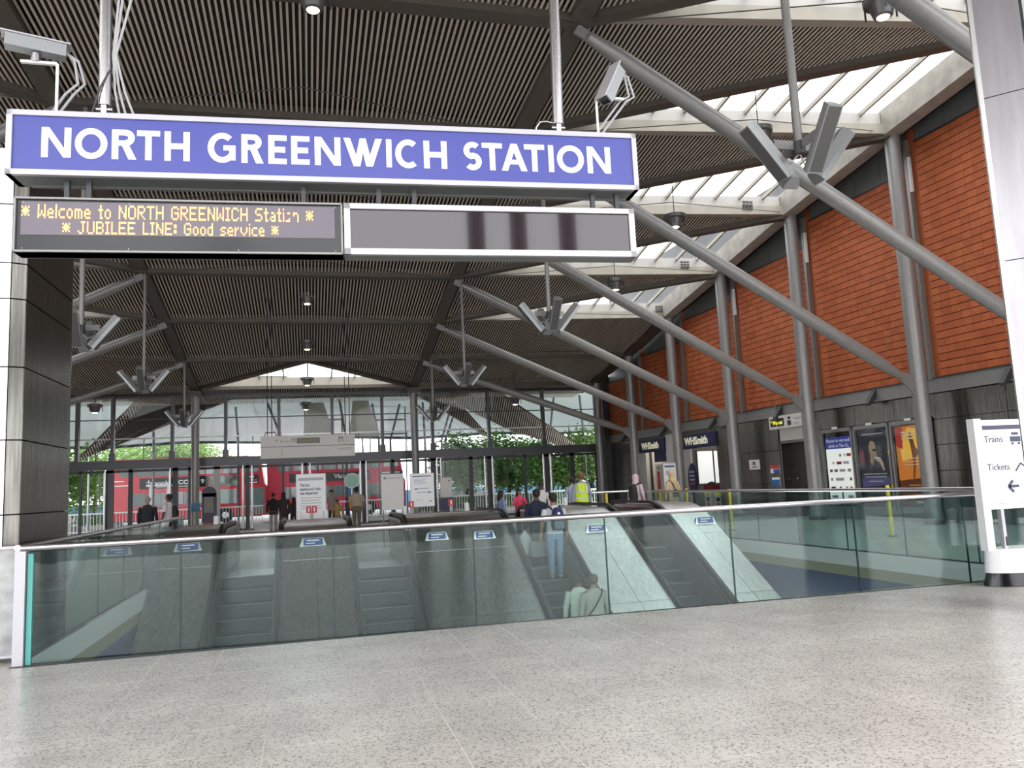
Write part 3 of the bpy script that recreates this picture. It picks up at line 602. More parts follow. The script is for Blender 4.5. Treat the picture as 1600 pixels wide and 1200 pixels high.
t = thing('red_hamper', 'dark red basket of goods on top of the left display stand', 'basket', fr @ V(L*.6, .95, -.4)); MB(fr).box((L*.46, .95, -.62), (L*.66, 1.2, -.2)).build('basket', cmat0('hamper_red', (.16, .015, .015)), t); MB(fr).ell((L*.56, 1.22, -.4), .22, .12, .16).build('contents', M['matblack'], t)
Ya, _z = wallYZ(998, 700); Yb, _z = wallYZ(1041, 700)
MB(frame((wallX(34.55), 34.55, 0), (WK, -1, 0))).box((0, 0, -.3), (34.55-32.95, 3.58, 0)).build('shop_pier', M['offwhite'], s1)
clad_zone(29.7, 30.15, 1, 2, s1)
fr, L = shopfront(Yb, Ya, 'b', 'navy shop sign with cream WHSmith letters, farther one on the left', 2.85, 3.45, .5)
MB(fr).box((0, 0, -1.4), (L, 3.5, -1.3)).box((-.05, 0, -1.3), (0, 3.5, -.1)).build('kiosk_back', M['offwhite'], s1)
MB(fr).box((L*.2, 3.4, -1.1), (L*.8, 3.45, -.5)).build('added_fill_panel', mat('kiosk_fill_glow', (1, .9, .75), .5, emit=5), s1)  # another added glowing panel, brightens the inside of the kiosk
MB(fr).box((0, 3.45, -1.3), (L, 3.52, -.1)).box((0, 0, -1.3), (L, .02, -.1)).box((L, 0, -1.3), (L+.05, 3.5, -.1)).build('kiosk_lining', M['offwhite'], s1)
MB(fr).box((0, 0, -.1), (L*.25, 2.85, .0)).build('kiosk_jamb', M['offwhite'], s1)
MB(fr).box((L*.55, 2.35, -.12), (L, 2.85, -.02)).build('kiosk_blind', M['navy'], s1)
MB(fr).box((-.02, 3.43, -.12), (L+.05, 3.62, -.02)).build('shop_header', M['clad2'], s1)
gc = ['red', 'yellow', 'grey']
for j in range(3):
    t = thing('vending_door', f'pale kiosk locker front with {("a red", "a yellow", "a dark")[j]} panel, under the farther shop sign', 'locker', fr @ V(L*(.35+.24*j), 0, -.5), 'locker fronts in the kiosk')
    MB(fr).box((L*(.24+.25*j), 0, -.7), (L*(.24+.25*j)+L*.23, 2.25, -.5)).build('body', M['offwhite'], t)
    MB(fr).box((L*(.31+.25*j), .7, -.5), (L*(.31+.25*j)+.22, 1.9, -.47)).build('front_panel', M[gc[j]], t)
    MB(fr).ell((L*(.355+.25*j), 2.08, -.48), .06, .06, .02).build('round_mark', M['darksteel'], t)
# corner beyond the shop
MB().box((wallX(40)-.4, 40.7, 0), (wallX(40)+1.2, 42.2, 7.2)).build('wall_right', M['darksteel'])['kind'] = 'structure'

# unseen columns added behind the viewpoint to reflect as dark bars in the screen
for i, (x, y) in enumerate(((2.6, -6.3), (3.7, -6.6), (4.9, -6.3), (9.6, -6.4), (-3.4, -6.4), (-8, -6.4))):
    o = MB().tube([(x, y, 0), (x, y, 10.4)], .22, 14).build('reflection_column_%d' % (i+1), M['darksteel'], None, True); o['kind'] = 'structure'
# left wall, mirrored and plain
wl = struct('wall_left', (-17.2, 20, 0))
for k in range(3, 10):
    y0, y1 = FY[k], FY[k+1]-.05
    MB().solid([(-wallX(y0), y0, 4.0), (-wallX(y0), y0, HZ[k+1]-.1), (-wallX(y1), y1, HZ[k+1]-.1), (-wallX(y1), y1, 4.0)], .1).build('terracotta_panel', M['terra'], wl)
    MB().solid([(-wallX(y0), y0, HZ[k+1]-.1), (-wallX(y0), y0, HZ[k]+.3), (-wallX(y1), y1, HZ[k+1]+.3), (-wallX(y1), y1, HZ[k+1]-.1)], .1).build('infill_panel', M['greyp'], wl)
    for j in range(4):
        MB().solid([(-wallX(y0), y0, .9*j+.01), (-wallX(y0), y0, .9*j+.89), (-wallX(y1), y1, .9*j+.89), (-wallX(y1), y1, .9*j+.01)], .08).build('cladding_panel', M['clad'], wl)
    MB().bar((-wallX(y0), y0, 3.8), (-wallX(y1), y1, 3.8), .3, .38).build('tile_beam', M['steelgrey'], wl)

# ================================================================ FAR GLASS WALL
gw = struct('wall_far', (0, GY, 0)); TZ = 3.62
Xs = lambda x, y=660: atY(x, y, GY).x
ups = [Xs(x) for x in (122, 177, 270, 353, 436, 519, 597, 675, 763, 848, 933)]
ups = [-15.2, -12.4] + ups[0:] if ups[0] > -12 else ups
for x in ups: MB().box((x-.075, GY-.2, TZ), (x+.075, GY+.1, 6.75)).build('upper_mullion', M['mullion'], gw)
for x in ups[3:]: MB().box((x-.14, GY-.22, TZ), (x+.14, GY-.05, TZ+.35)).build('mullion_shoe', M['mullion'], gw)
MB().box((-15.6, GY-.15, TZ-.42), (15.6, GY+.25, TZ)).build('transom', M['mullion'], gw)
MB().box((-15.6, GY-.08, TZ-.58), (15.6, GY+.1, TZ-.46)).build('track', M['darksteel'], gw)
MB().box((-15.6, GY-.04, 4.62), (15.6, GY+.02, 4.68)).build('slim_rail', M['white'], gw)
MB().box((-15.6, GY-.02, 5.55), (15.6, GY+.02, 5.60)).build('slim_rail', M['darksteel'], gw)
MB().box((-15.6, GY-.1, 6.62), (15.6, GY+.1, 6.80)).build('head_rail', M['mullion'], gw)
for i in range(len(ups)-1):
    for (za, zb) in ((TZ, 4.65), (4.68, 6.65)):
        MB().box((ups[i]+.09, GY-.005, za), (ups[i+1]-.09, GY+.005, zb)).build('pane', M['glass'], gw)
for x in (150, 225, 310, 395, 480, 560, 636, 720, 805, 890):
    X = Xs(x, 690); MB().box((X-.02, GY-.02, TZ), (X+.02, GY+.02, 4.65)).build('glazing_fin', M['mullion'], gw)
low = [(126, .05, 'mullion'), (172, .16, 'mullion'), (204, .09, 'darksteel'), (274, .12, 'darksteel'), (297, .08, 'darksteel'), (339, .15, 'steelgrey'), (387, .09, 'darksteel'), (478, .06, 'darksteel'), (569, .10, 'darksteel'),
       (615, .08, 'darksteel'), (678, .12, 'darksteel'), (737, .10, 'darksteel'), (766, .12, 'darksteel'), (822, .06, 'darksteel'), (856, .10, 'darksteel'), (896, .12, 'darksteel'), (936, .12, 'darksteel')]
lx = []
for x, w, m_ in low:
    X = Xs(x, 770); lx.append(X); MB().box((X-w, GY-.08, 0), (X+w, GY+.08, TZ-.4)).build('door_post', M[m_], gw)
openings = {(387, 478), (478, 569)}
for i in range(len(low)-1):
    if (low[i][0], low[i+1][0]) in openings: continue
    MB().box((lx[i]+low[i][1], GY-.005, .06), (lx[i+1]-low[i+1][1], GY+.005, TZ-.42)).build('pane', M['glass'], gw)
    MB().box((lx[i], GY-.05, 0), (lx[i+1], GY+.05, .1)).build('sill', M['darksteel'], gw)
PL = {164: 'far left by the thick dark post', 266: 'behind the person in white T-shirt', 380: 'left one of the pair by the black jacket', 394: 'right one of the pair by the black jacket', 473: 'left one above the white notice board', 485: 'right one above the white notice board',
      564: 'left one beside the officer', 573: 'right one beside the officer', 684: 'left one right of the white poster board', 690: 'right one by the dark bin', 759: 'left one of the bright pair before the trees', 771: 'right one of the bright pair before the trees',
      851: 'left one of the pair by the person in navy', 862: 'right one of the pair by the person in navy'}
for x in (164, 266, 380, 394, 473, 485, 564, 573, 684, 690, 759, 771, 851, 862):     # polished door poles
    X = atY(x, 770, GY-.25).x; t = thing('door_pole', 'slim polished steel door pole, ' + PL[x], 'pole', (X, GY-.28, 0), 'polished poles along the glass doors')
    MB().tube([(X, GY-.28, 0), (X, GY-.28, 3.15)], .055, 10).build('pole', M['chrome'], t, True)
    MB().tube([(X, GY-.28, 0), (X, GY-.28, .06)], .09, 10).build('foot', M['darksteel'], t, True)
# two tall columns at the glass wall carrying the main beams
for s in (-1, 1):
    t = thing('steel_column', f'tall square-headed dark column in front of the glass wall, {"left" if s < 0 else "right"} of the hanging sign', 'column', (s*NX, 40.6, 0), 'columns at the glass wall')
    MB().tube([(s*NX, 40.6, 0), (s*NX, 40.6, 6.6)], .19, 18).build('shaft', M['steelgrey'], t, True)
    MB().box((s*NX-.3, 40.3, 6.5), (s*NX+.3, 40.9, 6.75)).build('head_plate', M['beam'], t)
    if s < 0:
        MB().tube([(s*NX, 40.6, 1.05), (s*NX, 40.6, 1.45)], .215, 18).build('blue_band', M['hoard'], t, True)

# ================================================================ STEEL-CLAD PIER ON THE LEFT
def atX(x, y, X): d = ray(x, y); return CAM + d*(X/d.x)
XP = -3.14; YA = 10.02; Y2 = atX(37, 600, XP).y; Y3 = atX(111, 600, XP).y
prof = [(-6.2, YA), (-3.28, YA), (XP, Y2), (XP, Y3), (XP-.08, Y3+.22), (XP-.30, Y3+.38), (-6.2, Y3+.38)]
t = thing('lift_pier', 'tall dark steel-clad pier at the left edge with one end face coloured pale for reflected skylight', 'pier', (-4.6, 10.9, 0))
MB().prism([(-6.2, YA+.05), (-3.31, YA+.05), (XP-.05, Y2+.03), (XP-.05, Y3), (XP-.13, Y3+.18), (XP-.33, Y3+.33), (-6.2, Y3+.33)], 0, 5.72).build('core', M['matblack'], t)
rows = [.0, .70, 1.53, 2.36, 3.19, 3.98, 4.40, 5.1, 5.78]
for i in range(len(prof)-1):
    a, b = V(*prof[i], 0), V(*prof[i+1], 0); d = (b-a); L = d.length; fr = frame(a, d); ns = 3 if i == 0 else 1
    for q in range(ns):
        for r_ in range(len(rows)-1):
            MB(fr).box((L*q/ns+.006, rows[r_]+.008, -.045), (L*(q+1)/ns-.006, rows[r_+1]-.008, 0)).build('cladding_panel', M['clad_lit' if i == 0 else 'clad'], t)  # front face takes the paler copy, its sky reflection being in the colour
MB().prism([(-6.2, YA+.05), (-3.31, YA+.05), (XP-.05, Y2+.03), (XP-.05, Y3), (XP-.13, Y3+.18), (XP-.33, Y3+.33), (-6.2, Y3+.33)], 5.72, 5.8).build('cap', M['fascia'], t)
t = thing('steel_panel_gate', 'small scuffed grey steel panel between pier and glass balustrade', 'panel', (-3.08, 9.72, 0))
MB().box((-3.35, 9.66, .08), (-2.93, 9.70, 1.17)).build('panel', mat('scuffed_steel', (.42, .42, .42), .5, .2, noise=.3, nscale=6), t)
MB().box((-3.37, 9.64, .05), (-3.34, 9.72, 1.2)).box((-2.95, 9.64, .05), (-2.92, 9.72, 1.2)).box((-3.37, 9.64, 1.17), (-2.92, 9.72, 1.2)).box((-3.37, 9.64, .05), (-2.92, 9.72, .08)).build('panel_frame', M['alu'], t)
MB().box((-3.37, 9.64, 0), (-3.32, 9.72, .05)).box((-2.97, 9.64, 0), (-2.92, 9.72, .05)).build('foot', M['darksteel'], t)

# ================================================================ POLISHED COLUMN, TOTEM ON THE RIGHT
CA = atY(1508, 0, 7.0); CA.z = 0; vd = V(CA.x, CA.y, 0).normalized(); rt = V(vd.y, -vd.x, 0); bk = vd*.92-rt*-.06
cfr = frame(CA, rt)                     # x to the right along the face, z towards the hall
t = thing('clad_column', 'large polished steel column cut off by the right edge of the picture', 'column', CA+rt*.45+vd*.4)
MB(cfr).box((.05, 0, -.85), (.85, 11.2, -.03)).build('core', M['matblack'], t)
cm = brushed('mirror_brushed', (.40, .38, .405), .38, .10, (8, 8, 1.0))
for j in range(6):
    z0, z1 = 1.9*j+.005, min(11.2, 1.9*(j+1)-.005)
    MB(cfr).box((.06, z0, -.04), (.50, z1, 0)).build('cladding_panel', cm, t)
    MB(cfr).box((.03, z0, -.85), (.06, z1, -.06)).build('cladding_panel', cm, t)
    MB(cfr).box((.53, z0, -.04), (.90, z1, 0)).build('cladding_panel', M['clad_lit'], t)  # bright reflection on this face comes from the paler cladding colour
    MB(cfr).box((.86, z0, -.85), (.90, z1, -.05)).build('cladding_panel', M['clad_lit'], t)
MB(cfr).add([(0, 0, -.06), (.015, 0, -.01), (.06, 0, .0), (.06, 0, -.06), (0, 11.2, -.06), (.015, 11.2, -.01), (.06, 11.2, .0), (.06, 11.2, -.06)], [(0, 1, 5, 4), (1, 2, 6, 5), (2, 3, 7, 6), (3, 0, 4, 7)]).build('corner_strip', M['clad_lit'], t)
MB(cfr).box((.50, 0, -.05), (.53, 11.2, -.02)).build('seam', M['darksteel'], t)

TYY = 8.78; tx0 = atY(1527, 760, TYY).x; TW = 1.25
t = thing('direction_totem', 'white freestanding sign reading Trains and Tickets with an arrow, on black round base', 'sign', (tx0+TW/2, TYY, 0))
MB().loft([((tx0+TW/2, TYY, 0), TW/2+.03, .28), ((tx0+TW/2, TYY, .02), TW/2+.03, .28), ((tx0+TW/2, TYY, .17), TW/2-.02, .24)], 40).build('black_base', M['black'], t, True)
MB().loft([((tx0+TW/2, TYY, .17), TW/2+.0, .25), ((tx0+TW/2, TYY, .47), TW/2-.03, .22)], 40).build('white_skirt', M['white'], t, True)
MB().box((tx0, TYY-.06, .45), (tx0+.12, TYY+.06, 2.18)).build('side_post', M['white'], t)
MB().box((tx0+TW-.12, TYY-.06, .45), (tx0+TW, TYY+.06, 2.18)).build('side_post', M['white'], t)
MB().box((tx0+.30, TYY-.03, .45), (tx0+.35, TYY+.03, 1.0)).build('inner_post', M['alu'], t)
MB().box((tx0+.325, TYY-.035, .5), (tx0+.345, TYY-.03, .62)).build('bolt_slot', M['black'], t)
MB().box((tx0+.12, TYY-.05, .98), (tx0+TW-.12, TYY+.05, 2.16)).build('sign_panel', M['signwhite'], t)
fr = frame((tx0, TYY-.052, 0), (1, 0, 0)); F2 = lambda u, v: fr @ Matrix.Translation((u, v, 0))
ink = mat('sign_ink', (.06, .06, .12), .5)
MB(fr).box((.14, 2.03, 0), (TW-.14, 2.085, .004)).build('header_bar', ink, t)
text('North Greenwich Station', .04, F2(.33, 2.042), M['signwhite'], t, width=.34)
text('Trains', .125, F2(.30, 1.86), ink, t, width=.30); text('Tickets', .125, F2(.33, 1.49), ink, t, width=.36)
m = MB(fr); m.box((.57, 1.86, 0), (.74, 1.93, .004)).box((.60, 1.95, 0), (.71, 1.985, .004)).box((.585, 1.82, 0), (.62, 1.85, .004)).box((.69, 1.82, 0), (.725, 1.85, .004)).build('train_symbol', ink, t)
m = MB(fr); m.bar((.60, 1.47, .003), (.69, 1.57, .003), .02, .004).bar((.69, 1.57, .003), (.80, 1.50, .003), .02, .004).build('tickets_symbol', ink, t)
m = MB(fr); m.bar((.46, 1.27, .003), (.62, 1.27, .003), .035, .004, up=(0, 0, 1)).bar((.45, 1.27, .003), (.53, 1.345, .003), .035, .004).bar((.45, 1.27, .003), (.53, 1.195, .003), .035, .004).build('arrow', ink, t)
MB(fr).box((.22, 1.05, 0), (.40, 1.056, .003)).box((.5, 1.05, 0), (.8, 1.056, .003)).build('small_print', M['grey'], t)

# ================================================================ STATION SIGN AND INFORMATION BOARDS
P0, P1 = V(-2.19, 6.5, 0), V(2.83, 6.2, 0); sd = (P1-P0).normalized(); sfr = frame(P0, sd); sn_ = sd.cross(up)
def SP(x, y):
    p = atP(x, y, P0, sn_); return (p-P0).dot(sd), p.z
L = (P1-P0).length
t = thing('station_sign', 'long blue sign with white letters NORTH GREENWICH STATION hung from two poles', 'sign', (P0+P1)/2+V(0, .12, 4.1))
zt, zb = 4.615, 4.10
MB(sfr).box((0, zb, -.25), (L, zt, -.02)).build('sign_box', M['greyp'], t)
fw = .042
MB(sfr).box((0, zt-fw, -.26), (L, zt, .02)).box((0, zb, -.02), (L, zb+fw, .02)).box((0, zb, -.26), (fw, zt, .02)).box((L-fw, zb, -.26), (L, zt, .02)).build('sign_frame', M['alu'], t)
MB(sfr).box((fw, zb+fw, -.03), (L-fw, zt-fw, .004)).build('blue_face', M['signblue'], t)
MB(sfr).box((.1, zb-.012, -.24), (L-.05, zb+.003, -.20)).build('under_channel', M['steelgrey'], t)
def arc(cx, cy, rx, ry, a0, a1, n=28): return [(cx+rx*cos(radians(a0+(a1-a0)*i/n)), cy+ry*sin(radians(a0+(a1-a0)*i/n))) for i in range(n+1)]
def ribbon(pts, w):
    q = []; P = [Vector((p[0], p[1])) for p in pts]
    for i in range(len(P)):
        d0 = (P[i]-P[i-1]).normalized() if i else (P[1]-P[0]).normalized(); d1 = (P[i+1]-P[i]).normalized() if i < len(P)-1 else d0
        if not i: d0 = d1
        n = Vector((-(d0.y+d1.y), d0.x+d1.x)).normalized(); k = w/2/max(.3, n.dot(Vector((-d0.y, d0.x))))
        q.append((P[i]+n*k, P[i]-n*k))
    return [[q[i][1], q[i+1][1], q[i+1][0], q[i][0]] for i in range(len(q)-1)]
def glyph(ch, w, h, t):
    R = lambda a, b, c, d: [(a, b), (c, b), (c, d), (a, d)]
    Q = lambda b0, b1, t0, t1, y0=0, y1=h: [(b0, y0), (b1, y0), (t1, y1), (t0, y1)]
    s = t*1.12; H = t/2
    if ch == 'N': return [R(0, 0, t, h), R(w-t, 0, w, h), Q(w-s, w, 0, s)]
    if ch == 'H': return [R(0, 0, t, h), R(w-t, 0, w, h), R(0, h/2-H, w, h/2+H)]
    if ch == 'I': return [R(0, 0, w, h)]
    if ch == 'T': return [R(w/2-H, 0, w/2+H, h), R(0, h-t*.95, w, h)]
    if ch == 'E': return [R(0, 0, t, h), R(0, 0, w, t*.95), R(0, h-t*.95, w, h), R(0, h/2-H, w*.92, h/2+H)]
    if ch == 'O': return ribbon(arc(w/2, h/2, w/2-H, h/2-H+.004, 0, 360, 44), t)
    if ch == 'C': return ribbon(arc(w*.54, h/2, w*.54-H, h/2-H+.004, 52, 308, 36), t)
    if ch == 'G': return ribbon(arc(w*.52, h/2, w*.52-H, h/2-H+.004, 48, 322, 36), t)+[R(w-t, h*.08, w, h*.5), R(w*.56, h*.5-t*.45, w, h*.5+t*.45)]
    if ch == 'A': return [Q(0, s, w/2-s/2, w/2+s/2), Q(w-s, w, w/2-s/2, w/2+s/2), R(w*.2, h*.24, w*.8, h*.24+t*.85)]
    if ch == 'W':
        a = w*.27; return [Q(a-s*.1, a+s*.9, 0, s), Q(a-s*.1, a+s*.9, w/2-s*.45, w/2+s*.45), Q(w-a-s*.9, w-a+s*.1, w/2-s*.45, w/2+s*.45), Q(w-a-s*.9, w-a+s*.1, w-s, w)]
    if ch == 'R':
        r = h*.27; return [R(0, 0, t, h), R(0, h-t*.95, w-r, h), R(0, h-2*r, w-r, h-2*r+t*.9)]+ribbon(arc(w-r-.006, h-r, r-H, r-H, -90, 90, 16), t)+[Q(w-s*.95, w+s*.15, w*.38, w*.38+s, 0, h-2*r+t*.4)]
    if ch == 'S':
        r = h/4+.012; c = w/2
        return ribbon(arc(c, h-r-.0, c-H, r-H+.004, 42, 270, 18)[:-1]+arc(c, r+.0, c-H, r-H+.004, 90, -140, 18), t)
spans = dict(a=[('N', 185, 318), ('O', 335, 480), ('R', 500, 606), ('T', 612, 715), ('H', 735, 848), ('G', 928, 1052), ('R', 1078, 1172), ('E', 1198, 1280), ('E', 1300, 1382), ('N', 1405, 1520)],
             b=[('W', 48, 220), ('I', 238, 262), ('C', 278, 385), ('H', 405, 508), ('S', 583, 662), ('T', 665, 755), ('A', 750, 864), ('T', 853, 943), ('I', 960, 983), ('O', 998, 1117), ('N', 1132, 1235)])
LZ0, LZ1 = SP(70, 246)[1], SP(70, 199)[1]
for key, off in (('a', 0), ('b', 520)):
    for ch, xa, xb in spans[key]:
        ua = SP(off+xa/2.857, 235)[0]; ub = SP(off+xb/2.857, 235)[0]
        m = MB(sfr @ Matrix.Translation((ua, LZ0, 0)))
        for pi_, poly in enumerate(glyph(ch, ub-ua, LZ1-LZ0, .0475)):
            a2 = sum(poly[i][0]*poly[(i+1) % len(poly)][1]-poly[(i+1) % len(poly)][0]*poly[i][1] for i in range(len(poly)))
            if a2 < 0: poly = poly[::-1]
            m.solid([(p[0], p[1], .004) for p in poly], .004+.00015*(pi_ % 7))
        m.build('letter', M['signwhite'], t)
for (px_, py_) in ((156, 172), (878, 205)):
    u, z = SP(px_, py_); p = sfr @ V(u, zt, -.12); topx = {156: 166, 878: 865}[px_]
    q = atP(topx, 0, p, V(0, 1, 0)); d = (q-p).normalized()
    MB().tube([p+d*.12, p+d*6.2], .048, 16).build('hanger_pole', M['chrome'], t, True)
    MB(sfr).box((u-.11, zt, -.18), (u+.11, zt+.02, -.06)).box((u-.02, zt+.02, -.15), (u+.02, zt+.14, -.09)).build('pole_bracket', M['steel'], t)
    MB(sfr).tube([(u-.06, zt+.09, -.12), (u+.06, zt+.09, -.12)], .022, 10).build('bracket_bolt', M['chrome'], t, True)
# wires beside the left pole
p = sfr @ V(SP(156, 172)[0], zt, -.12)
for j, (a, b) in enumerate(((.09, .10), (.13, .13), (.18, .20))):
    m = MB(); m.tube([p+V(a*1.3, 0, .0), p+V(a*.8, 0, .25), p+V(.06+.01*j, -.02, .55), p+V(b, -.02, 1.1), p+V(b*.9, 0, 1.7), p+V(b+.05, 0, 2.6), p+V(b, 0, 6)], .010, 6)
    m.build('sign_cable', M['wire'], t, True)
MB().tube([p+V(-.1, 0, .02), p+V(-.02, -.06, .25), p+V(.05, -.06, .4)], .008, 6).build('sign_cable', M['wired'], t, True)
p = sfr @ V(SP(842, 200)[0], zt, -.12)
MB().tube([p, p+V(0, 0, .08), p+V(.04, 0, .14), p+V(.10, 0, .15), p+V(.17, 0, .14)], .011, 8).build('conduit', M['chrome'], t, True)

def board(x0, y0, x1, y1, name, lab, d=.16):
    u0, za = SP(x0, y0); u1, zb_ = SP(x1, y1); return u0, u1
# amber text board
u0, u1 = SP(21, 350)[0], SP(535.5, 350)[0]; z1 = SP(100, 309)[1]; z0 = SP(100, 394)[1]
t = thing('led_board', 'black dot-matrix board with amber Welcome and JUBILEE LINE text under the sign', 'display board', sfr @ V((u0+u1)/2, z0, -.1))
MB(sfr).box((u0, z0, -.16), (u1, z1, -.01)).build('casing', M['black'], t)
MB(sfr).box((u0, z0, -.17), (u0+.014, z1, .01)).box((u0, z0, -.17), (u1, z0+.014, .01)).box((u0, z1-.014, -.17), (u1, z1, .01)).box((u1-.014, z0, -.17), (u1, z1, .01)).build('metal_rim', M['steelgrey'], t)
a0, a1 = SP(32, 330)[0], SP(523, 350)[0]; b1 = SP(100, 317)[1]; b0 = SP(100, 365)[1]
MB(sfr).box((a0, b0-.01, -.02), (a1, b1+.01, -.006)).build('matrix_panel', M['ledpanel'], t)
for u in (u0+.06, (u0*2+u1)/3, (u0+u1*2)/3, u1-.06):
    for z in (z0+.03, z1-.035): MB(sfr).ell((u, z, -.006), .006, .006, .004, 8, 4).build('screw', M['steel'], t)
FONT = {'*': '00000 10101 01110 11111 01110 10101 00000', 'W': '10001 10001 10001 10101 10101 11011 10001', 'e': '0000 0000 0110 1001 1111 1000 0111', 'l': '1 1 1 1 1 1 1', 'c': '0000 0000 0111 1000 1000 1000 0111',
        'o': '0000 0000 0110 1001 1001 1001 0110', 'm': '00000 00000 11110 10101 10101 10101 10101', 't': '010 010 111 010 010 010 011', 'N': '10001 11001 11001 10101 10011 10011 10001', 'O': '01110 10001 10001 10001 10001 10001 01110',
        'R': '11110 10001 10001 11110 10100 10010 10001', 'T': '11111 00100 00100 00100 00100 00100 00100', 'H': '10001 10001 10001 11111 10001 10001 10001', 'G': '01110 10001 10000 10111 10001 10001 01110',
        'E': '11111 10000 10000 11110 10000 10000 11111', 'I': '111 010 010 010 010 010 111', 'C': '01110 10001 10000 10000 10000 10001 01110', 'S': '01111 10000 10000 01110 00001 00001 11110', 'a': '0000 0000 0110 0001 0111 1001 0111',
        'i': '1 0 1 1 1 1 1', '~': '0000 0000 0110 0000 0000 0010 1110', 'n': '0000 0000 1110 1001 0001 0001 0001', 'J': '00111 00010 00010 00010 00010 10010 01100', 'U': '10001 10001 10001 10001 10001 10001 01110', 'B': '11110 10001 10001 11110 10001 10001 11110',
        'L': '1000 1000 1000 1000 1000 1000 1111', ':': '00 11 11 00 11 11 00', 'd': '0001 0001 0111 1001 1001 1001 0111', 's': '0000 0000 0111 1000 0110 0001 1110', 'r': '000 000 101 110 100 100 100', 'v': '00000 00000 10001 10001 10001 01010 00100', ' ': '000 000 000 000 000 000 000'}
def led_line(s, ux0, ux1, zt_, zb_):
    cols = []
    for ch in s:
        g = FONT[ch].split()
        for c in range(len(g[0])): cols.append([g[r][c] == '1' for r in range(7)])
        cols.append([False]*7)
    cols = cols[:-1]; pu = (ux1-ux0)/len(cols); pz = (zt_-zb_)/7; m = MB(sfr)
    for i, c in enumerate(cols):
        for r in range(7):
            if c[r]:
                for q in range(2):
                    x = ux0+pu*(i+.5); z = zt_-pz*(r+.25+.5*q)
                    m.box((x-pu*.40, z-pz*.19, -.006), (x+pu*.40, z+pz*.19, -.003))
    m.build('amber_text', M['led'], t)
led_line('* Welcome to NORTH GREENWICH Stati~n *', SP(33, 330)[0], SP(489, 330)[0], SP(100, 319)[1], SP(100, 341)[1])
led_line('* JUBILEE LINE: Good service *', SP(97, 355)[0], SP(435, 355)[0], SP(100, 345)[1], SP(100, 365)[1])
for x in (98, 133, 473): u = SP(x, 300)[0]; MB(sfr).box((u-.018, z1, -.12), (u+.018, zb, -.08)).build('bracket', M['darksteel'], t)
# dark screen
u0, u1 = SP(537.5, 350)[0], SP(991, 350)[0]
t = thing('blank_screen', 'blank dark glossy display in a silver frame beside the dot-matrix board', 'display board', sfr @ V((u0+u1)/2, z0, -.1))
MB(sfr).box((u0, z0-.005, -.16), (u1, z1, -.01)).build('casing', M['greyp'], t)
MB(sfr).box((u0, z0, -.02), (u0+.05, z1, .015)).box((u1-.05, z0, -.02), (u1, z1, .015)).box((u0, z0, -.02), (u1, z0+.05, .015)).box((u0, z1-.045, -.02), (u1, z1, .015)).build('silver_frame', M['alu'], t)
MB(sfr).box((u0+.05, z0+.05, -.02), (u1-.05, z1-.045, -.004)).build('dark_glass', M['screen'], t)
for x in (592, 648, 930, 968): u = SP(x, 300)[0]; MB(sfr).box((u-.018, z1, -.12), (u+.018, zb, -.08)).build('bracket', M['darksteel'], t)

# security cameras on top of the sign
def cctv(u, lab, flip, ang, ht):
    p = sfr @ V(u, zt, -.13); t = thing('security_camera', lab, 'camera', p)
    q = p+V(0, 0, ht); h = V(flip*-.26, 0, 0)
    MB().tube([p, q], .012, 8).build('bracket_post', M['white'], t, True)
    MB().bar(q, q+h, .03, .02).build('bracket_arm', M['white'], t)
    MB().tube([q+h*.6+V(0, 0, 0), q+h*.6+V(0, 0, .07)], .035, 10).build('swivel', M['steel'], t, True)
    c = q+h*.6+V(0, 0, .13); d = V(cos(ang), 0.25, sin(ang)).normalized()
    MB().bar(c-d*.21, c+d*.21, .11, .10).build('housing', M['speaker'], t)
    MB().bar(c-d*.24, c+d*.24, .13, .012, dz=.058).build('sun_hood', M['alu'], t)
    MB().bar(c-d*.215, c-d*.205, .08, .07).build('window', M['black'], t)
    for j in range(2):
        e = c+d*.21
        MB().tube([e, e+V(.06+.03*j, 0, -.06), e+V(.09+.05*j, 0, -.25), e+V(.0+.06*j, 0, -ht*.75), p+V(-.06+.05*j, 0, 0)], .011, 6).build('camera_cable', M['wire'], t, True)
cctv(SP(78, 172)[0], 'grey security camera above the left end of the blue sign', 1, radians(-2), .46)
cctv(SP(942, 205)[0], 'grey security camera tilted up above the right end of the blue sign', -1, radians(62), .40)

# ================================================================ GLASS BALUSTRADES
def rail_run(name, lab, pts, grp_spacing=None, h=1.18, joints=None, post0=False):
    a, b = Vector(pts[0]), Vector(pts[1]); d = (b-a).normalized(); L = (b-a).length
    t = thing(name, lab, 'balustrade', (a+b)/2, 'glass balustrades round the escalator well')
    n = d.cross(up)
    js = joints or [L*i/round(L/1.63) for i in range(round(L/1.63)+1)]
    for i in range(len(js)-1):
        MB().bar(a+d*(js[i]+.008)+up*(h/2-.03), a+d*(js[i+1]-.008)+up*(h/2-.03), .02, h-.02).build('glass_panel', M['bglass'], t)
        MB().bar(a+d*(js[i+1]-.008)+up*(h/2-.03), a+d*(js[i+1]+.006)+up*(h/2-.03), .022, h-.02).build('glass_joint', M['edge'], t)
    MB().tube([a+up*h-d*.06, b+up*h], .034, 16).build('handrail', M['chrome'], t, True)
    MB().bar(a+up*-.03, b+up*-.03, .06, .06).build('base_channel', M['darksteel'], t)
    return t, d
A, B = V(-2.86, 9.46, 0), V(VX1, 9.12, 0)
t, d = rail_run('glass_balustrade', 'long green glass balustrade with steel handrail across the front of the escalators', (A, B), joints=[0, 1.50, 3.11, 4.72, 6.35, 8.02, 9.80, 11.5, 13.3])
MB().box((A.x-.10, A.y-.06, 0), (A.x-.0, A.y+.05, 1.15)).build('end_post', M['alu'], t)
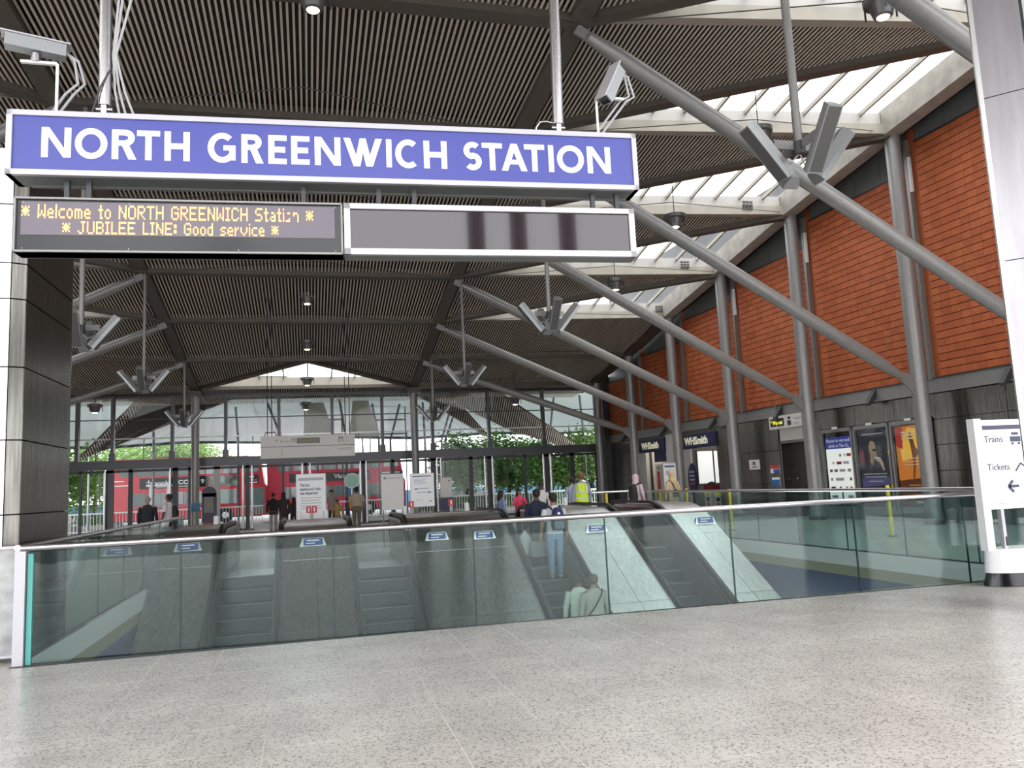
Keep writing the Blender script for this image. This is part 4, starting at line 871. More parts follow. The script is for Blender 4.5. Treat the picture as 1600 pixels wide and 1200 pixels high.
MB().box((A.x+.01, A.y-.02, 0), (A.x+.06, A.y+.02, 1.12)).build('green_end_edge', M['tealedge'], t)
rail_run('glass_balustrade', 'green glass balustrade running back along the right side of the escalator well', (V(VX1+.03, 9.25, 0), V(VX1+.03, 24, 0)))
rail_run('glass_balustrade', 'green glass balustrade running back along the left side beside the steel pier', (V(VX0-.03, 9.6, 0), V(VX0-.12, 21.6, 0)))

# ================================================================ ESCALATORS
SL = tan(radians(30)); Y0 = 17.6; YK = 18.05; HH = 1.0; YE = 21.3; YB = 10.2
def deckz(Y, off=0.0):
    """height of the balustrade top line"""
    e = .55
    if Y > YK+e: return HH+off
    if Y > YK-e: t_ = (YK+e-Y)/(2*e); return HH+off-SL*e*t_*t_
    return HH+off-(YK-Y)*SL
ys = [YB, 12, 14, 16, 17, 17.5]+[17.5+.12*i for i in range(1, 10)]+[19, 20, 20.8]
def strip(x0, x1, off0, off1, ys_=ys, cap=True):
    """solid following the incline between x0..x1 and offset heights"""
    m = MB(); vs = []
    for Y in ys_: vs += [(x0, Y, deckz(Y, off0)), (x1, Y, deckz(Y, off0)), (x1, Y, deckz(Y, off1)), (x0, Y, deckz(Y, off1))]
    fs = []
    for i in range(len(ys_)-1):
        for k in range(4): fs.append((4*i+k, 4*i+(k+1) % 4, 4*i+4+(k+1) % 4, 4*i+4+k))
    fs += [(3, 2, 1, 0), tuple(4*(len(ys_)-1)+k for k in range(4))]
    return m.add(vs, fs)
esc = [(-1.86, -.55, 'leftmost escalator, empty dark steps descending toward the barrier'), (.80, 2.10, 'second escalator from the left, empty, beside the wide metal deck'),
       (4.30, 5.57, 'third escalator from the left, carrying four people up'), (6.95, 8.24, 'rightmost escalator, empty with a bright edge strip')]
for i, (xa, xb, lab) in enumerate(esc):
    t = thing('escalator', lab, 'escalator', ((xa+xb)/2, Y0, 0), 'bank of four escalators')
    for j in range(17):
        Y = Y0-.4*j+.0; z = -.23*j
        if j == 0: Y, z = Y0, 0
        m = MB(); m.box((xa+.13, Y-.4, z-.23-.02), (xb-.13, Y+.02, z-.23))
        m.box((xa+.13, Y-.02, z-.23), (xb-.13, Y+.02, z-.012))
        o = m.build('step', M['tread'], t)
        if j < 11: MB().box((xa+.13, Y-.022, z-.02), (xb-.13, Y+.0, z-.008)).build('step_nosing', M['steelgrey'], o)
    MB().box((xa+.13, Y0, -.02), (xb-.13, Y0+1.3, .004)).build('comb_plate', M['steel'], t)
    MB().box((xa, Y0+1.3, -.3), (xb, YE+.6, 0)).build('landing_plate', M['terr'], t)
    for x0, x1, nm in ((xa+.06, xa+.13, 'l'), (xb-.13, xb-.06, 'r')):
        strip(x0, x1, -1.32, -.10, ys).build('balustrade_panel', M['inner'], t)
        strip(x0-.01, x1+.01, -1.12, -.93, ys).build('skirt', M['darksteel'], t)
        strip(x0-.01, x1+.01, -.12, -.05, ys).build('edge_strip', M['steel'], t)
    for x in (xa+.05, xb-.05):
        pts = [V(x, Y, deckz(Y, .02)) for Y in ys]+[V(x, 21.1, 1.0), V(x, 21.32, .86), V(x, 21.38, .66), V(x, 21.30, .46), V(x, 21.12, .34)]
        m = MB(); vs = []
        for q, p in enumerate(pts):
            dd = (pts[min(q+1, len(pts)-1)]-pts[max(q-1, 0)]).normalized(); uu = V(-1, 0, 0).cross(dd)*-1
            uu = V(0, -dd.z, dd.y)
            for aa, bb in ((-1, -.5), (1, -.5), (1, .3), (.6, .5), (-.6, .5), (-1, .3)): vs.append(p+V(aa*.048, 0, 0)+uu*(bb*.07))
        n6 = 6; fs = [(n6*q+k, n6*q+(k+1) % n6, n6*q+n6+(k+1) % n6, n6*q+n6+k) for q in range(len(pts)-1) for k in range(n6)]+[(5, 4, 3, 2, 1, 0), tuple(n6*(len(pts)-1)+k for k in range(n6))]
        m.add(vs, fs).build('handrail', M['rubber'], t, True)
        # newel
        m = MB(frame((x+.04, 0, 0), (0, 1, 0))); m.solid([(20.7, 0, 0), (21.12, 0, 0), (21.25, .4, 0), (21.32, .66, 0), (21.26, .84, 0), (21.05, .96, 0), (20.7, .96, 0)], .08)
        m.build('newel', M['inner'], t)
decks = [(VX0+.02, -1.86, 'narrow sloping metal deck left of the leftmost escalator'), (-.55, .80, 'sloping metal deck between the first and second escalators'), (2.10, 4.30, 'wide sloping metal deck between the second and third escalators'),
         (5.57, 6.95, 'bright sloping metal deck between the third and fourth escalators'), (8.24, 9.25, 'sloping metal deck right of the rightmost escalator')]
for i, (xa, xb, lab) in enumerate(decks):
    t = thing('escalator_deck', lab, 'escalator deck', ((xa+xb)/2, 19, 0), 'metal decks between the escalators')
    n = 2 if i == 2 else 1
    cuts = [YB, 12.7, 15.0, 16.9, 18.9, 20.8]
    for q in range(n if n == 2 else 2):
        nn = 2; a = xa+(xb-xa)*q/nn; b = xa+(xb-xa)*(q+1)/nn
        for c in range(len(cuts)-1):
            yy = [cuts[c]+.006]+[y for y in ys if cuts[c]+.05 < y < cuts[c+1]-.05]+[cuts[c+1]-.006]
            strip(a+.004, b-.004, -.10, -.04, yy).build('deck_plate', M['deck'], t)
    strip(xa, xb, -1.4, -.11).build('deck_core', M['darksteel'], t)
    MB().box((xa, 20.8, 0), (xb, 21.0, .96)).build('end_panel', M['inner'], t)
    # curved end hood
    MB().box((xa, 20.2, .955), (xb, 21.0, .985)).build('end_cap', M['inner'], t)
# blue instruction tags on the decks
for (x, y, w) in ((293, 855, .42), (489, 847, .42), (683, 838, .40), (757, 836, .40), (933, 826, .42), (1103, 813, .42)):
    p = atP(x, y, (0, YK, HH+.05), V(0, -SL, 1)); z = deckz(p.y)-.04; lab = {293: 'left of the first escalator', 489: 'between the first and second escalators', 683: 'left one on the wide deck', 757: 'right one on the wide deck', 933: 'between the third and fourth escalators', 1103: 'right of the fourth escalator'}[x]
    t = thing('deck_tag', 'small blue and white instruction tag on the deck ' + lab, 'sign', (p.x, p.y, z), 'blue instruction tags on the decks')
    fr = frame((p.x, p.y, z), (1, 0, 0), (0, .25, 1))
    MB(fr).solid([(-w/2-.07, -.02, -.10), (w/2+.07, -.02, -.10), (w/2, .18, -.10), (-w/2, .18, -.10)], .09).build('holder', M['deck'], t)
    MB(fr).box((-w/2+.02, .03, 0), (w/2-.01, .17, .004)).build('blue_plate', M['signblue'], t)
    MB(fr).box((-w*.3, .115, .004), (w*.3, .14, .007)).box((-w*.34, .06, .004), (w*.1, .08, .007)).build('printed_lines', M['signwhite'], t)
# white caps and red emergency boxes on the deck ends
for x in (339, 467, 509, 632, 728, 882):
    p = atY(x, 806, 20.9); near = {339: 'left of the first escalator', 467: 'left of the white notice board foot', 509: 'right of the white notice board foot', 632: 'below the blank upright board', 728: 'right of the red box on the wide deck', 882: 'beside the man with the backpack'}[x]
    t = thing('white_marker', 'short white cylinder on a deck end, ' + near, 'marker', (p.x, 20.75, .985), 'white cylinders on the deck ends')
    MB().tube([(p.x, 20.75, .985), (p.x, 20.75, 1.17)], .065, 14).build('cylinder', M['white'], t, True)
    MB().ell((p.x, 20.75, 1.17), .065, .065, .02, 14, 5).build('cap', M['white'], t, True)
for x, s_ in ((487, 2), (643, 1), (705, 1)):
    p = atY(x, 795, 20.7)
    t = thing('emergency_stop_box', 'red emergency button box on ' + {487: 'the deck in front of the white notice board', 643: 'the wide deck, left of its blue tags', 705: 'the wide deck, right one'}[x], 'box', (p.x, 20.7, .985), 'red boxes on the deck ends')
    MB().box((p.x-.04, 20.66, .985), (p.x+.04, 20.74, 1.18)).build('stem', M['steelgrey'], t)
    for j in range(s_):
        xa_ = p.x+(.135*j-.065*s_)
        MB().box((xa_, 20.64, 1.14), (xa_+.12, 20.76, 1.30)).build('red_box', M['red'], t); MB().box((xa_+.045, 20.635, 1.17), (xa_+.075, 20.64, 1.27)).build('white_mark', M['white'], t)

# ================================================================ PENDANT DOWNLIGHTS
def lamp(p, lab, zc, sc=1.0, grp='pendant downlights under the roof'):
    t = thing('pendant_downlight', lab, 'light', p, grp); x, y, z = p
    MB().loft([((x, y, z), .13*sc, .13*sc), ((x, y, z+.02), .17*sc, .17*sc), ((x, y, z+.24), .24*sc, .24*sc), ((x, y, z+.26), .32*sc, .32*sc), ((x, y, z+.36), .33*sc, .33*sc), ((x, y, z+.40), .2*sc, .2*sc)], 24).build('housing', M['lampbody'], t, True)
    MB().ell((x, y, z-.0), .115*sc, .115*sc, .03, 18, 6).build('glowing_lens', M['lamp'], t, True)
    MB().tube([(x, y, z+.4), (x, y, zc)], .012, 6).build('hanging_wire', M['wired'], t)
    for a in (0, 2.1, 4.2): MB().bar((x+.31*sc*cos(a), y+.31*sc*sin(a), z+.05), (x+.31*sc*cos(a), y+.31*sc*sin(a), z+.35), .03, .02).build('clip', M['darksteel'], t)
lamp(atY(489, 16, 13.8), 'round downlight at the top edge above the blue sign', 10.6, 1.0)
for (x, y, Y, zc, nm) in ((480, 475, 30, 8.85, 'highest round downlight in the centre, below the blue sign boards'), (480, 546, 34.4, 8.0, 'second round downlight down in the centre'), (480, 602, 38.6, 7.3, 'round downlight in front of the triangular skylight'),
                          (478, 640, 43, 6.98, 'round downlight just beyond the glass wall')):
    lamp(atY(x, y, Y), nm, zc)
for (x, y, Y, zc, nm) in ((1380, 27, 11.5, 11.4, 'round downlight at the top right near the steel column'), (1187, 224, 16.1, 10.9, 'round downlight behind the nearest loudspeaker cluster'), (1055, 355, 20.8, 10.3, 'round downlight beside the second row of skylights'),
                          (962, 453, 25.5, 9.6, 'round downlight beside the farthest skylight'), (805, 632, 39, 7.25, 'reddish glowing downlight close to the glass wall'), (148, 645, 39, 7.25, 'round downlight beside the steel-clad pier')):
    lamp(atY(x, y, Y), nm, zc)

# ================================================================ LOUDSPEAKER CLUSTERS
def cluster(p, ztop, lab, rot=.5, sc=1.0, dark=False):
    t = thing('loudspeaker_cluster', lab, 'loudspeaker', p, 'hanging loudspeaker clusters'); x, y, z = p
    MB().tube([(x, y, z), (x, y, ztop)], .055, 14).build('hanging_pole', M['steelgrey'], t, True)
    MB().tube([(x, y, z-.12), (x, y, z+.05)], .08, 14).build('hub', M['darksteel'], t, True)
    for k in range(4):
        a = rot+k*pi/2; d = V(cos(a), sin(a), 0); tn = V(-sin(a), cos(a), 0)
        m = MB(); m.bar(p+d*.05, p+d*.36, .015, .12); m.build('arm_plate', M['steelgrey'], t)
        c = p+d*.46+V(0, 0, -.10); ax = (d*.80+V(0, 0, 1)).normalized(); out = (d - ax*d.dot(ax)).normalized()
        b0, b1 = c-ax*.42, c+ax*.42
        vs = []
        for q in (b0, b1):
            for (aa, bb) in ((-.06, -.09), (-.105, .02), (-.105, .09), (.105, .09), (.105, .02), (.06, -.09)): vs.append(q+tn*aa+out*bb)
        MB().add(vs, [(5, 4, 3, 2, 1, 0), (6, 7, 8, 9, 10, 11)]+[(i, (i+1) % 6, 6+(i+1) % 6, 6+i) for i in range(6)]).build('speaker_column', M['speaker'], t)
        vs = []
        for q in (b0+ax*.02, b1-ax*.02):
            for aa in (-.09, .09): vs.append(q+tn*aa+out*.093)
        MB().add(vs, [(0, 1, 3, 2)]).build('grille', M['speakerd'], t)
    for k in range(2): MB().tube([p+V(0, 0, -.1), p+V(.1*(k*2-1), .05, -.22), p+V(.25*(k*2-1), 0, -.2), p+V(.35*(k*2-1), 0, -.1)], .012, 6).build('loop_cable', M['wire'], t, True)
cluster(atY(1248, 228, 8.6), 11.0, 'nearest hanging cluster of grey loudspeakers, at upper right before the skylights', .0)
cluster(atY(858, 490, 18.4), 10.5, 'hanging cluster of grey loudspeakers below the right end of the blank screen', .0)
cluster(atY(726, 582, 27.75), 9.2, 'third hanging loudspeaker cluster on the right, above the trees', .0)
cluster(atY(677, 642, 36.4), 7.6, 'farthest hanging loudspeaker cluster on the right, close to the glass wall', .0)
cluster(atY(225, 590, 27.75), 9.2, 'hanging loudspeaker cluster left of centre, right of the pier', .0)
cluster(atY(288, 650, 36.4), 7.6, 'farthest hanging loudspeaker cluster on the left, before a column', .0)
cluster(atY(127, 512, 18.4), 10.5, 'hanging loudspeaker cluster mostly hidden by the steel-clad pier', .0)

# ================================================================ HANGING DIRECTION SIGN
hy = 30; x0, x1 = -1.68, 1.66; fr = frame((x0, hy, 0), (1, 0, 0)); w = x1-x0
t = thing('hanging_direction_sign', 'two-row beige direction sign with small display hanging before the glass wall', 'sign', (0, hy, 2.95))
MB(fr).box((0, 3.36, -.15), (w, 3.74, 0)).build('upper_sign_box', M['offwhite'], t); MB(fr).box((0, 2.94, -.15), (w, 3.34, 0)).build('lower_sign_box', M['offwhite'], t)
MB(fr).box((1.26, 3.45, 0), (2.08, 3.65, .01)).build('display_window', M['greyp'], t)
text('Exit only', .13, fr @ Matrix.Translation((1.67, 3.50, .011)), mat('dim_amber', (.45, .25, .08), .5), t, width=.6) if False else None
MB(fr).box((1.4, 3.52, .01), (1.95, 3.58, .013)).build('dim_text', mat('dim_amber', (.30, .20, .12), .5), t)
text('Buses', .14, fr @ Matrix.Translation((.86, 3.5, .003)), M['grey'], t, width=.36)
MB(fr).add([(.5, 3.58, .004), (.58, 3.62, .004), (.58, 3.54, .004)], [(0, 2, 1)]).build('arrow', M['grey'], t)
MB(fr).box((1.08, 3.5, 0), (1.14, 3.56, .004)).box((1.16, 3.5, 0), (1.22, 3.56, .004)).box((1.08, 3.58, 0), (1.14, 3.64, .004)).box((1.16, 3.58, 0), (1.22, 3.64, .004)).build('bus_symbol', M['grey'], t)
MB(fr).box((2.74, 3.46, 0), (2.79, 3.58, .004)).box((2.86, 3.46, 0), (2.91, 3.58, .004)).box((2.74, 3.58, 0), (2.91, 3.66, .004)).build('taxi_symbol', M['grey'], t)
text('Taxi', .09, fr @ Matrix.Translation((3.04, 3.58, .003)), M['grey'], t, width=.16); text('Exit', .08, fr @ Matrix.Translation((3.04, 3.46, .003)), M['grey'], t, width=.14)
MB(fr).box((.73, 2.98, 0), (.75, 3.3, .004)).box((2.7, 3.22, 0), (3.22, 3.235, .004)).box((2.7, 3.17, 0), (3.22, 3.18, .004)).build('faint_print', M['grey'], t)
MB(fr).box((0, 3.335, -.14), (w, 3.365, -.01)).build('gap_strip', M['darksteel'], t)
for u in (.25, .40, 3.0, 3.15): MB().tube([(x0+u, hy-.07, 3.74), (x0+u, hy-.07, 8.9)], .018, 6).build('hanger_rod', M['darksteel'], t)
MB().tube([(x0+.15, hy-.07, 3.74), (x0+.18, hy-.07, 3.86), (x0+.5, hy-.07, 3.88), (x0+.56, hy-.07, 3.74)], .02, 6).build('hanger_loop', M['darksteel'], t)

# ================================================================ NOTICE BOARDS ON THE CONCOURSE
def pboard(px, Y, lab, bg_, draw, legs=True, mname='white', z_bot=None):
    x0, y0, x1, y1 = px; a = atY(x0, y0, Y); b = atY(x1, y0, Y); zb_ = atY((x0+x1)/2, y1, Y).z if z_bot is None else z_bot
    w = b.x-a.x; t = thing('notice_board', lab, 'notice board', ((a.x+b.x)/2, Y, 0)); fr = frame((a.x, Y, zb_), (1, 0, 0)); h = a.z-zb_
    MB(fr).box((0, 0, -.05), (w, h, 0)).build('panel', M[bg_], t)
    MB(fr).box((-.015, -.015, -.06), (0.0, h+.015, .01)).box((w, -.015, -.06), (w+.015, h+.015, .01)).box((-.015, h, -.06), (w+.015, h+.015, .01)).box((-.015, -.015, -.06), (w+.015, 0, .01)).build('board_frame', M['alu'], t)
    for u in (.03, w-.03): MB().tube([(a.x+u, Y+.03, 0), (a.x+u, Y+.03, zb_+.05)], .02, 8).build('leg', M['steelgrey'], t)
    MB().box((a.x-.05, Y-.15, 0), (b.x+.05, Y+.2, .03)).build('foot_plate', M['steelgrey'], t)
    draw(t, fr, w, h); return t
def d1_(t, fr, w, h):
    flat(fr, t, .06*w, .87*h, .94*w, .93*h, (.42, .43, .44), 'grey_header')
    for j, (s_, sz, wd) in enumerate((('The last', .11, .34), ('eastbound train', .11, .72), ('has departed', .11, .6))):
        text(s_, sz, fr @ Matrix.Translation((.12*w, h*(.75-.085*j), .003)), ink, t, width=w*wd, align='LEFT', bold=.002)
    for j in range(5): flat(fr, t, .14*w, h*(.50-.055*j), w*(.86-.04*(j % 2)), h*(.513-.055*j), (.35, .35, .4), 'small_text')
def d2_(t, fr, w, h):
    MB(fr @ Matrix.Translation((.16*w, .9*h, .004))).tube([(0, 0, 0), (0, 0, .004)], .045, 14).build('round_mark', M['grey'], t)
    flat(fr, t, .28*w, .885*h, .88*w, .905*h, (.3, .3, .32), 'small_text'); flat(fr, t, .28*w, .81*h, .38*w, .82*h, (.35, .35, .38), 'small_text'); flat(fr, t, .28*w, .755*h, .38*w, .765*h, (.35, .35, .38), 'small_text')
def d3_(t, fr, w, h):
    flat(fr, t, .08*w, .91*h, .9*w, .94*h, (.12, .12, .3), 'blue_header')
    for j in range(5): flat(fr, t, .14*w, h*(.83-.035*j), w*(.7-.06*(j % 3)), h*(.84-.035*j), (.35, .35, .5), 'small_text')
    flat(fr, t, .16*w, .535*h, .8*w, .55*h, (.1, .1, .12), 'bold_text'); flat(fr, t, .16*w, .52*h, .3*w, .55*h, (.1, .1, .12), 'bold_text'); flat(fr, t, .25*w, .42*h, .86*w, .435*h, (.1, .1, .12), 'bold_text'); flat(fr, t, .74*w, .405*h, .88*w, .44*h, (.1, .1, .12), 'bold_text')
    flat(fr, t, .2*w, .20*h, .5*w, .21*h, (.4, .4, .5), 'small_text'); flat(fr, t, .8*w, .13*h, .88*w, .17*h, (.2, .2, .25), 'mark')
pboard((463, 742, 508, 803), 22.4, 'white notice board announcing the last eastbound train, standing behind an escalator deck', 'white', d1_, z_bot=.85)
pboard((596, 742, 629, 796), 23.5, 'nearly blank pale upright board right of the police officer', 'offwhite', d2_)
pboard((641, 741, 677, 791), 23.5, 'white poster board with blue header left of the door poles', 'white', d3_)
t = pboard((688, 747, 705, 776), 36, 'small grey notice board on a dark bin near the glass wall', 'offwhite', lambda t, f, w, h: flat(f, t, w*.7, h*.8, w*.85, h*.88, (.2, .2, .2), 'mark'))
p = atY(698, 780, 36); MB().box((p.x-.27, 35.8, 0), (p.x+.3, 36.2, 1.15)).build('dark_bin', M['navy'], t)
pboard((1036, 724, 1055, 770), 30, 'narrow white notice board beside the farther shop', 'white', lambda t, f, w, h: (flat(f, t, w*.1, h*.86, w*.9, h*.92, (.1, .1, .2), 'header'), flat(f, t, w*.15, h*.6, w*.8, h*.75, (.55, .45, .65), 'picture')))
# yellow bollards
for x, Y, nm in ((948, 24.8, 'left of the headscarf pair'), (1032, 27, 'behind the right glass balustrade'), (1141, 21, 'in front of the nearer shop, right of its displays'), (1389, 16, 'in front of the musician poster'), (1074, 27, 'beside the person in the beige headscarf')):
    X = atY(x, 785, Y).x; t = thing('yellow_post', 'thin yellow post ' + nm, 'post', (X, Y, 0), 'thin yellow posts')
    hh = 1.18
    MB().tube([(X, Y, 0), (X, Y, hh)], .045, 10).build('post', M['yellow'], t, True); MB().tube([(X, Y, 0), (X, Y, .03)], .12, 12).build('foot', M['darksteel'], t)
    MB().ell((X, Y, hh), .045, .045, .03, 10, 5).build('post_cap', M['matblack'], t)
# steel queue rail and help point
t = thing('queue_rail', 'low steel rail behind the rightmost escalator deck', 'rail', (9.6, 25.5, 0)); m = MB()
for X in (8.9, 9.7, 10.5): m.tube([(X, 25.5, 0), (X, 25.5, 1.2)], .03, 8)
m.build('posts', M['steel'], t, True); MB().tube([(8.9, 25.5, 1.2), (10.5, 25.5, 1.2)], .03, 8).build('top_rail', M['steel'], t, True); MB().tube([(8.9, 25.5, .6), (10.5, 25.5, .6)], .02, 8).build('lower_rail', M['steel'], t, True)
X = atY(327, 790, 38).x; t = thing('help_point', 'purple and black help point with rounded top beside the left glass wall column', 'kiosk', (X, 38, 0))
MB().box((X-.3, 37.9, .55), (X+.3, 38.15, 1.85)).build('body', mat('purple_dark', (.02, .012, .035), .4), t)
MB().tube([(X, 37.9, 1.85), (X, 38.15, 1.85)], .3, 20).build('rounded_top', mat('purple_dark2', (.02, .014, .05), .4), t, True)
MB().box((X-.2, 37.88, 1.0), (X+.2, 37.9, 1.7)).build('screen', M['greyp'], t); MB().box((X-.06, 37.87, 1.2), (X+.05, 37.88, 1.5)).build('yellow_label', mat('dim_yellow', (.30, .22, .05), .5), t)
MB().box((X-.26, 37.92, .0), (X+.26, 38.1, .55)).build('red_foot', M['red'], t)
X = atY(550, 750, 38.5).x; t = thing('round_mint_sign', 'round mint green sign on a pole behind the police officer', 'sign', (X, 38.5, 0)); zc = atY(550, 751, 38.5).z
MB().tube([(X, 38.5, zc), (X, 38.55, zc)], .33, 28).build('disc', M['mint'], t, True); MB().tube([(X, 38.56, 0), (X, 38.56, zc+.2)], .03, 8).build('pole', M['steel'], t, True)
m = MB()
for a in range(0, 360, 15):
    m.bar((X+.335*cos(radians(a)), 38.5, zc+.335*sin(radians(a))), (X+.335*cos(radians(a+15)), 38.5, zc+.335*sin(radians(a+15))), .06, .02, up=(0, 1, 0))
m.build('rim', M['white'], t); MB().tube([(X, 38.56, 0), (X, 38.56, .04)], .2, 16).build('foot', M['darksteel'], t)

# ================================================================ PEOPLE
SK = {}
def cmat(pref, c, rough=.8):
    k = pref+'%03d%03d%03d' % tuple(int(v*255) for v in c)
    if k not in M: M[k] = mat(k, c, rough, noise=.08, nscale=10)
    return M[k]
def skin_body(name, J, E, Rr, m, parent, T, extra):
    me = bpy.data.meshes.new('b'); me.from_pydata(J, E, []); ob = bpy.data.objects.new('b', me); COL.objects.link(ob)
    md = ob.modifiers.new('s', 'SKIN'); md.use_smooth_shade = True; sb = ob.modifiers.new('u', 'SUBSURF'); sb.levels = 1; sb.render_levels = 1
    for i, r in enumerate(Rr): me.skin_vertices[0].data[i].radius = r if isinstance(r, tuple) else (r, r)
    me.skin_vertices[0].data[0].use_root = True
    dg = bpy.context.evaluated_depsgraph_get(); nm = bpy.data.meshes.new_from_object(ob.evaluated_get(dg))
    bpy.data.objects.remove(ob)
    vs = [v.co.copy() for v in nm.vertices]; fs = [tuple(p.vertices) for p in nm.polygons]
    mb = MB(T); mb.add(vs, fs); mb.v += [T @ v for v in extra.v]; n = len(vs); mb.f += [tuple(n+i for i in f) for f in extra.f]
    bpy.data.meshes.remove(nm)
    return mb.build(name, m, parent, True)
def person(lab, X, Y, Z, H, head, top=(.1, .1, .1), legs=(.1, .1, .1), hair=(.02, .015, .012), skin=(.35, .2, .14), sleeves='long', hem=.86, long_hair=False, scarf=None,
           stride=.06, arms=None, bare=False, coat=None, vest=False, shoe=(.03, .03, .03), wide=1.0, hips=1.0, turn=0, skirt=None, belt=None, bald=False):
    s = H/1.75
    T = Matrix.Translation((X, Y, Z)) @ Matrix.Rotation(-radians(head), 4, 'Z') @ Matrix.Scale(s, 4)
    t = thing('person', lab, 'person', (X, Y, Z), 'people in the station')
    W_ = wide
    if arms is None: arms = (((-.27, -.02, 1.13), (-.28, .06, .88)), ((.27, -.02, 1.13), (.28, .06, .88)))
    st = stride
    J = [(0, 0, .95), (0, .0, 1.15), (0, .0, 1.34), (0, .0, 1.46), (0, .01, 1.54), (0, .02, 1.62), (0, .015, 1.69), (0, .01, 1.735)]
    Rr = [(.145*W_, .10), (.13*W_, .095), (.155*W_, .10), (.06, .06), (.055, .06), (.075, .09), (.075, .09), (.05, .06)]
    E = [(i, i+1) for i in range(7)]
    for q, sx in ((0, -1), (1, 1)):
        el, wr = arms[q]; n = len(J); hd = (Vector(wr)-Vector(el)).normalized(); p2 = Vector(wr)+hd*.085
        J += [(sx*.17*W_, 0, 1.42), el, wr, tuple(p2)]; Rr += [.058, .042, .028, (.03, .02)]; E += [(2, n), (n, n+1), (n+1, n+2), (n+2, n+3)]
    for sx in (-1, 1):
        n = len(J); f = sx*st
        J += [(sx*.09, 0, .90), (sx*.10, f*.5+.015, .50), (sx*.10, f, .09), (sx*.11, f+.13, .035)]; Rr += [.09, .06, .042, (.035, .03)]; E += [(0, n), (n, n+1), (n+1, n+2), (n+2, n+3)]
    ex = MB()
    for q in (0, 1):     # five fingers each hand
        el, wr = arms[q]; hd = (Vector(wr)-Vector(el)).normalized(); c = Vector(wr)+hd*.075; sx = (-1, 1)[q]
        side = V(0, 1, 0) if abs(hd.y) < .7 else V(sx*-1, 0, 0); side = (side-hd*side.dot(hd)).normalized(); pal = hd.cross(side)*sx
        for fi, (o_, ln) in enumerate(((-.03, .055), (-.01, .07), (.01, .075), (.03, .065))):
            p = c+side*o_; ex.tube([p-hd*.02, p+hd*ln*.5, p+hd*ln*.85-pal*.015, p+hd*ln-pal*.03], [.0095, .009, .008, .006], 6)
        p = Vector(wr)+hd*.03+side*.03; ex.tube([p, p+side*.025+hd*.02, p+side*.035+hd*.05], [.011, .010, .007], 6)
    ex.tube([(0, .105, 1.66), (0, .128, 1.635), (0, .108, 1.62)], [.008, .015, .012], 6)      # nose
    for sx in (-1, 1): ex.ell((sx*.082, .01, 1.645), .012, .022, .032, 8, 6)
    ex.tube([(-.022, .105, 1.595), (0, .112, 1.597), (.022, .105, 1.595)], .006, 5)
    skin_body('body', J, E, Rr, cmat('skin', skin), t, T, ex)
    m = MB(T)
    for sx in (-1, 1): m.ell((sx*.03, .098, 1.655), .011, .008, .008, 8, 5)
    m.build('eyes', M['matblack'], t)
    # top
    tc = cmat('top', top); m = MB(T)
    m.loft([((0, 0, hem), .175*W_*hips, .125*W_), ((0, 0, 1.0), .165*W_*hips, .12*W_), ((0, 0, 1.15), .155*W_, .112*W_), ((0, 0, 1.32), .185*W_, .122), ((0, 0, 1.42), .185*W_, .105), ((0, 0, 1.475), .10, .08), ((0, .0, 1.50), .068, .068)], 18)
    for q, sx in ((0, -1), (1, 1)):
        el, wr = Vector(arms[q][0]), Vector(arms[q][1]); sh_ = V(sx*.165*W_, 0, 1.41)
        if sleeves == 'long': m.tube([sh_, el, wr-(wr-el)*.03], [.072, .056, .042], 10)
        elif sleeves == 'short': m.tube([sh_, sh_.lerp(el, .8)], [.074, .066], 10)
    m.build('shirt' if not coat else 'jacket', tc, t, True)
    lc = cmat('leg', legs); m = MB(T)
    if skirt: m.loft([((0, 0, skirt), .24, .18), ((0, 0, .7), .2, .15), ((0, 0, .98), .15, .11)], 18)
    m.loft([((0, 0, .80), .165*W_*hips, .115*W_), ((0, 0, .90), .172*W_*hips, .122*W_), ((0, 0, 1.02), .152*W_, .108*W_)], 16)
    for sx in (-1, 1):
        f = sx*st; m.tube([(sx*.088, 0, .88), (sx*.098, f*.5+.012, .52), (sx*.10, f-.005, .10)], [.098, .072, .062], 12)
    m.build('trousers', lc, t, True)
    m = MB(T)
    for sx in (-1, 1): m.ell((sx*.105, sx*st+.045, .045), .048, .135, .046, 12, 6)
    m.build('shoes', cmat('shoe', shoe), t, True)
    if belt: MB(T).loft([((0, 0, .97), .168*W_, .124*W_), ((0, 0, 1.01), .166*W_, .122*W_)], 18).build('belt', cmat('belt', belt), t)
    if scarf:
        m = MB(T); m.loft([((0, -.01, 1.40), .17, .13), ((0, -.01, 1.47), .12, .11), ((0, 0, 1.54), .09, .095), ((0, 0, 1.62), .105, .115), ((0, -.005, 1.70), .10, .11), ((0, -.005, 1.755), .06, .07), ((0, -.005, 1.77), .01, .01)], 18)
        m.build('headscarf', cmat('scarf', scarf), t, True)
    elif not bald:
        m = MB(T); m.ell((0, -.012, 1.685), .094, .108, .078, 14, 9)
        if long_hair: m.loft([((0, -.07, 1.34), .075, .035), ((0, -.06, 1.45), .10, .055), ((0, -.035, 1.58), .098, .085), ((0, -.02, 1.68), .092, .095)], 14)
        else: m.ell((0, -.035, 1.64), .084, .082, .075, 12, 8)
        m.build('hair', cmat('hair', hair), t, True)
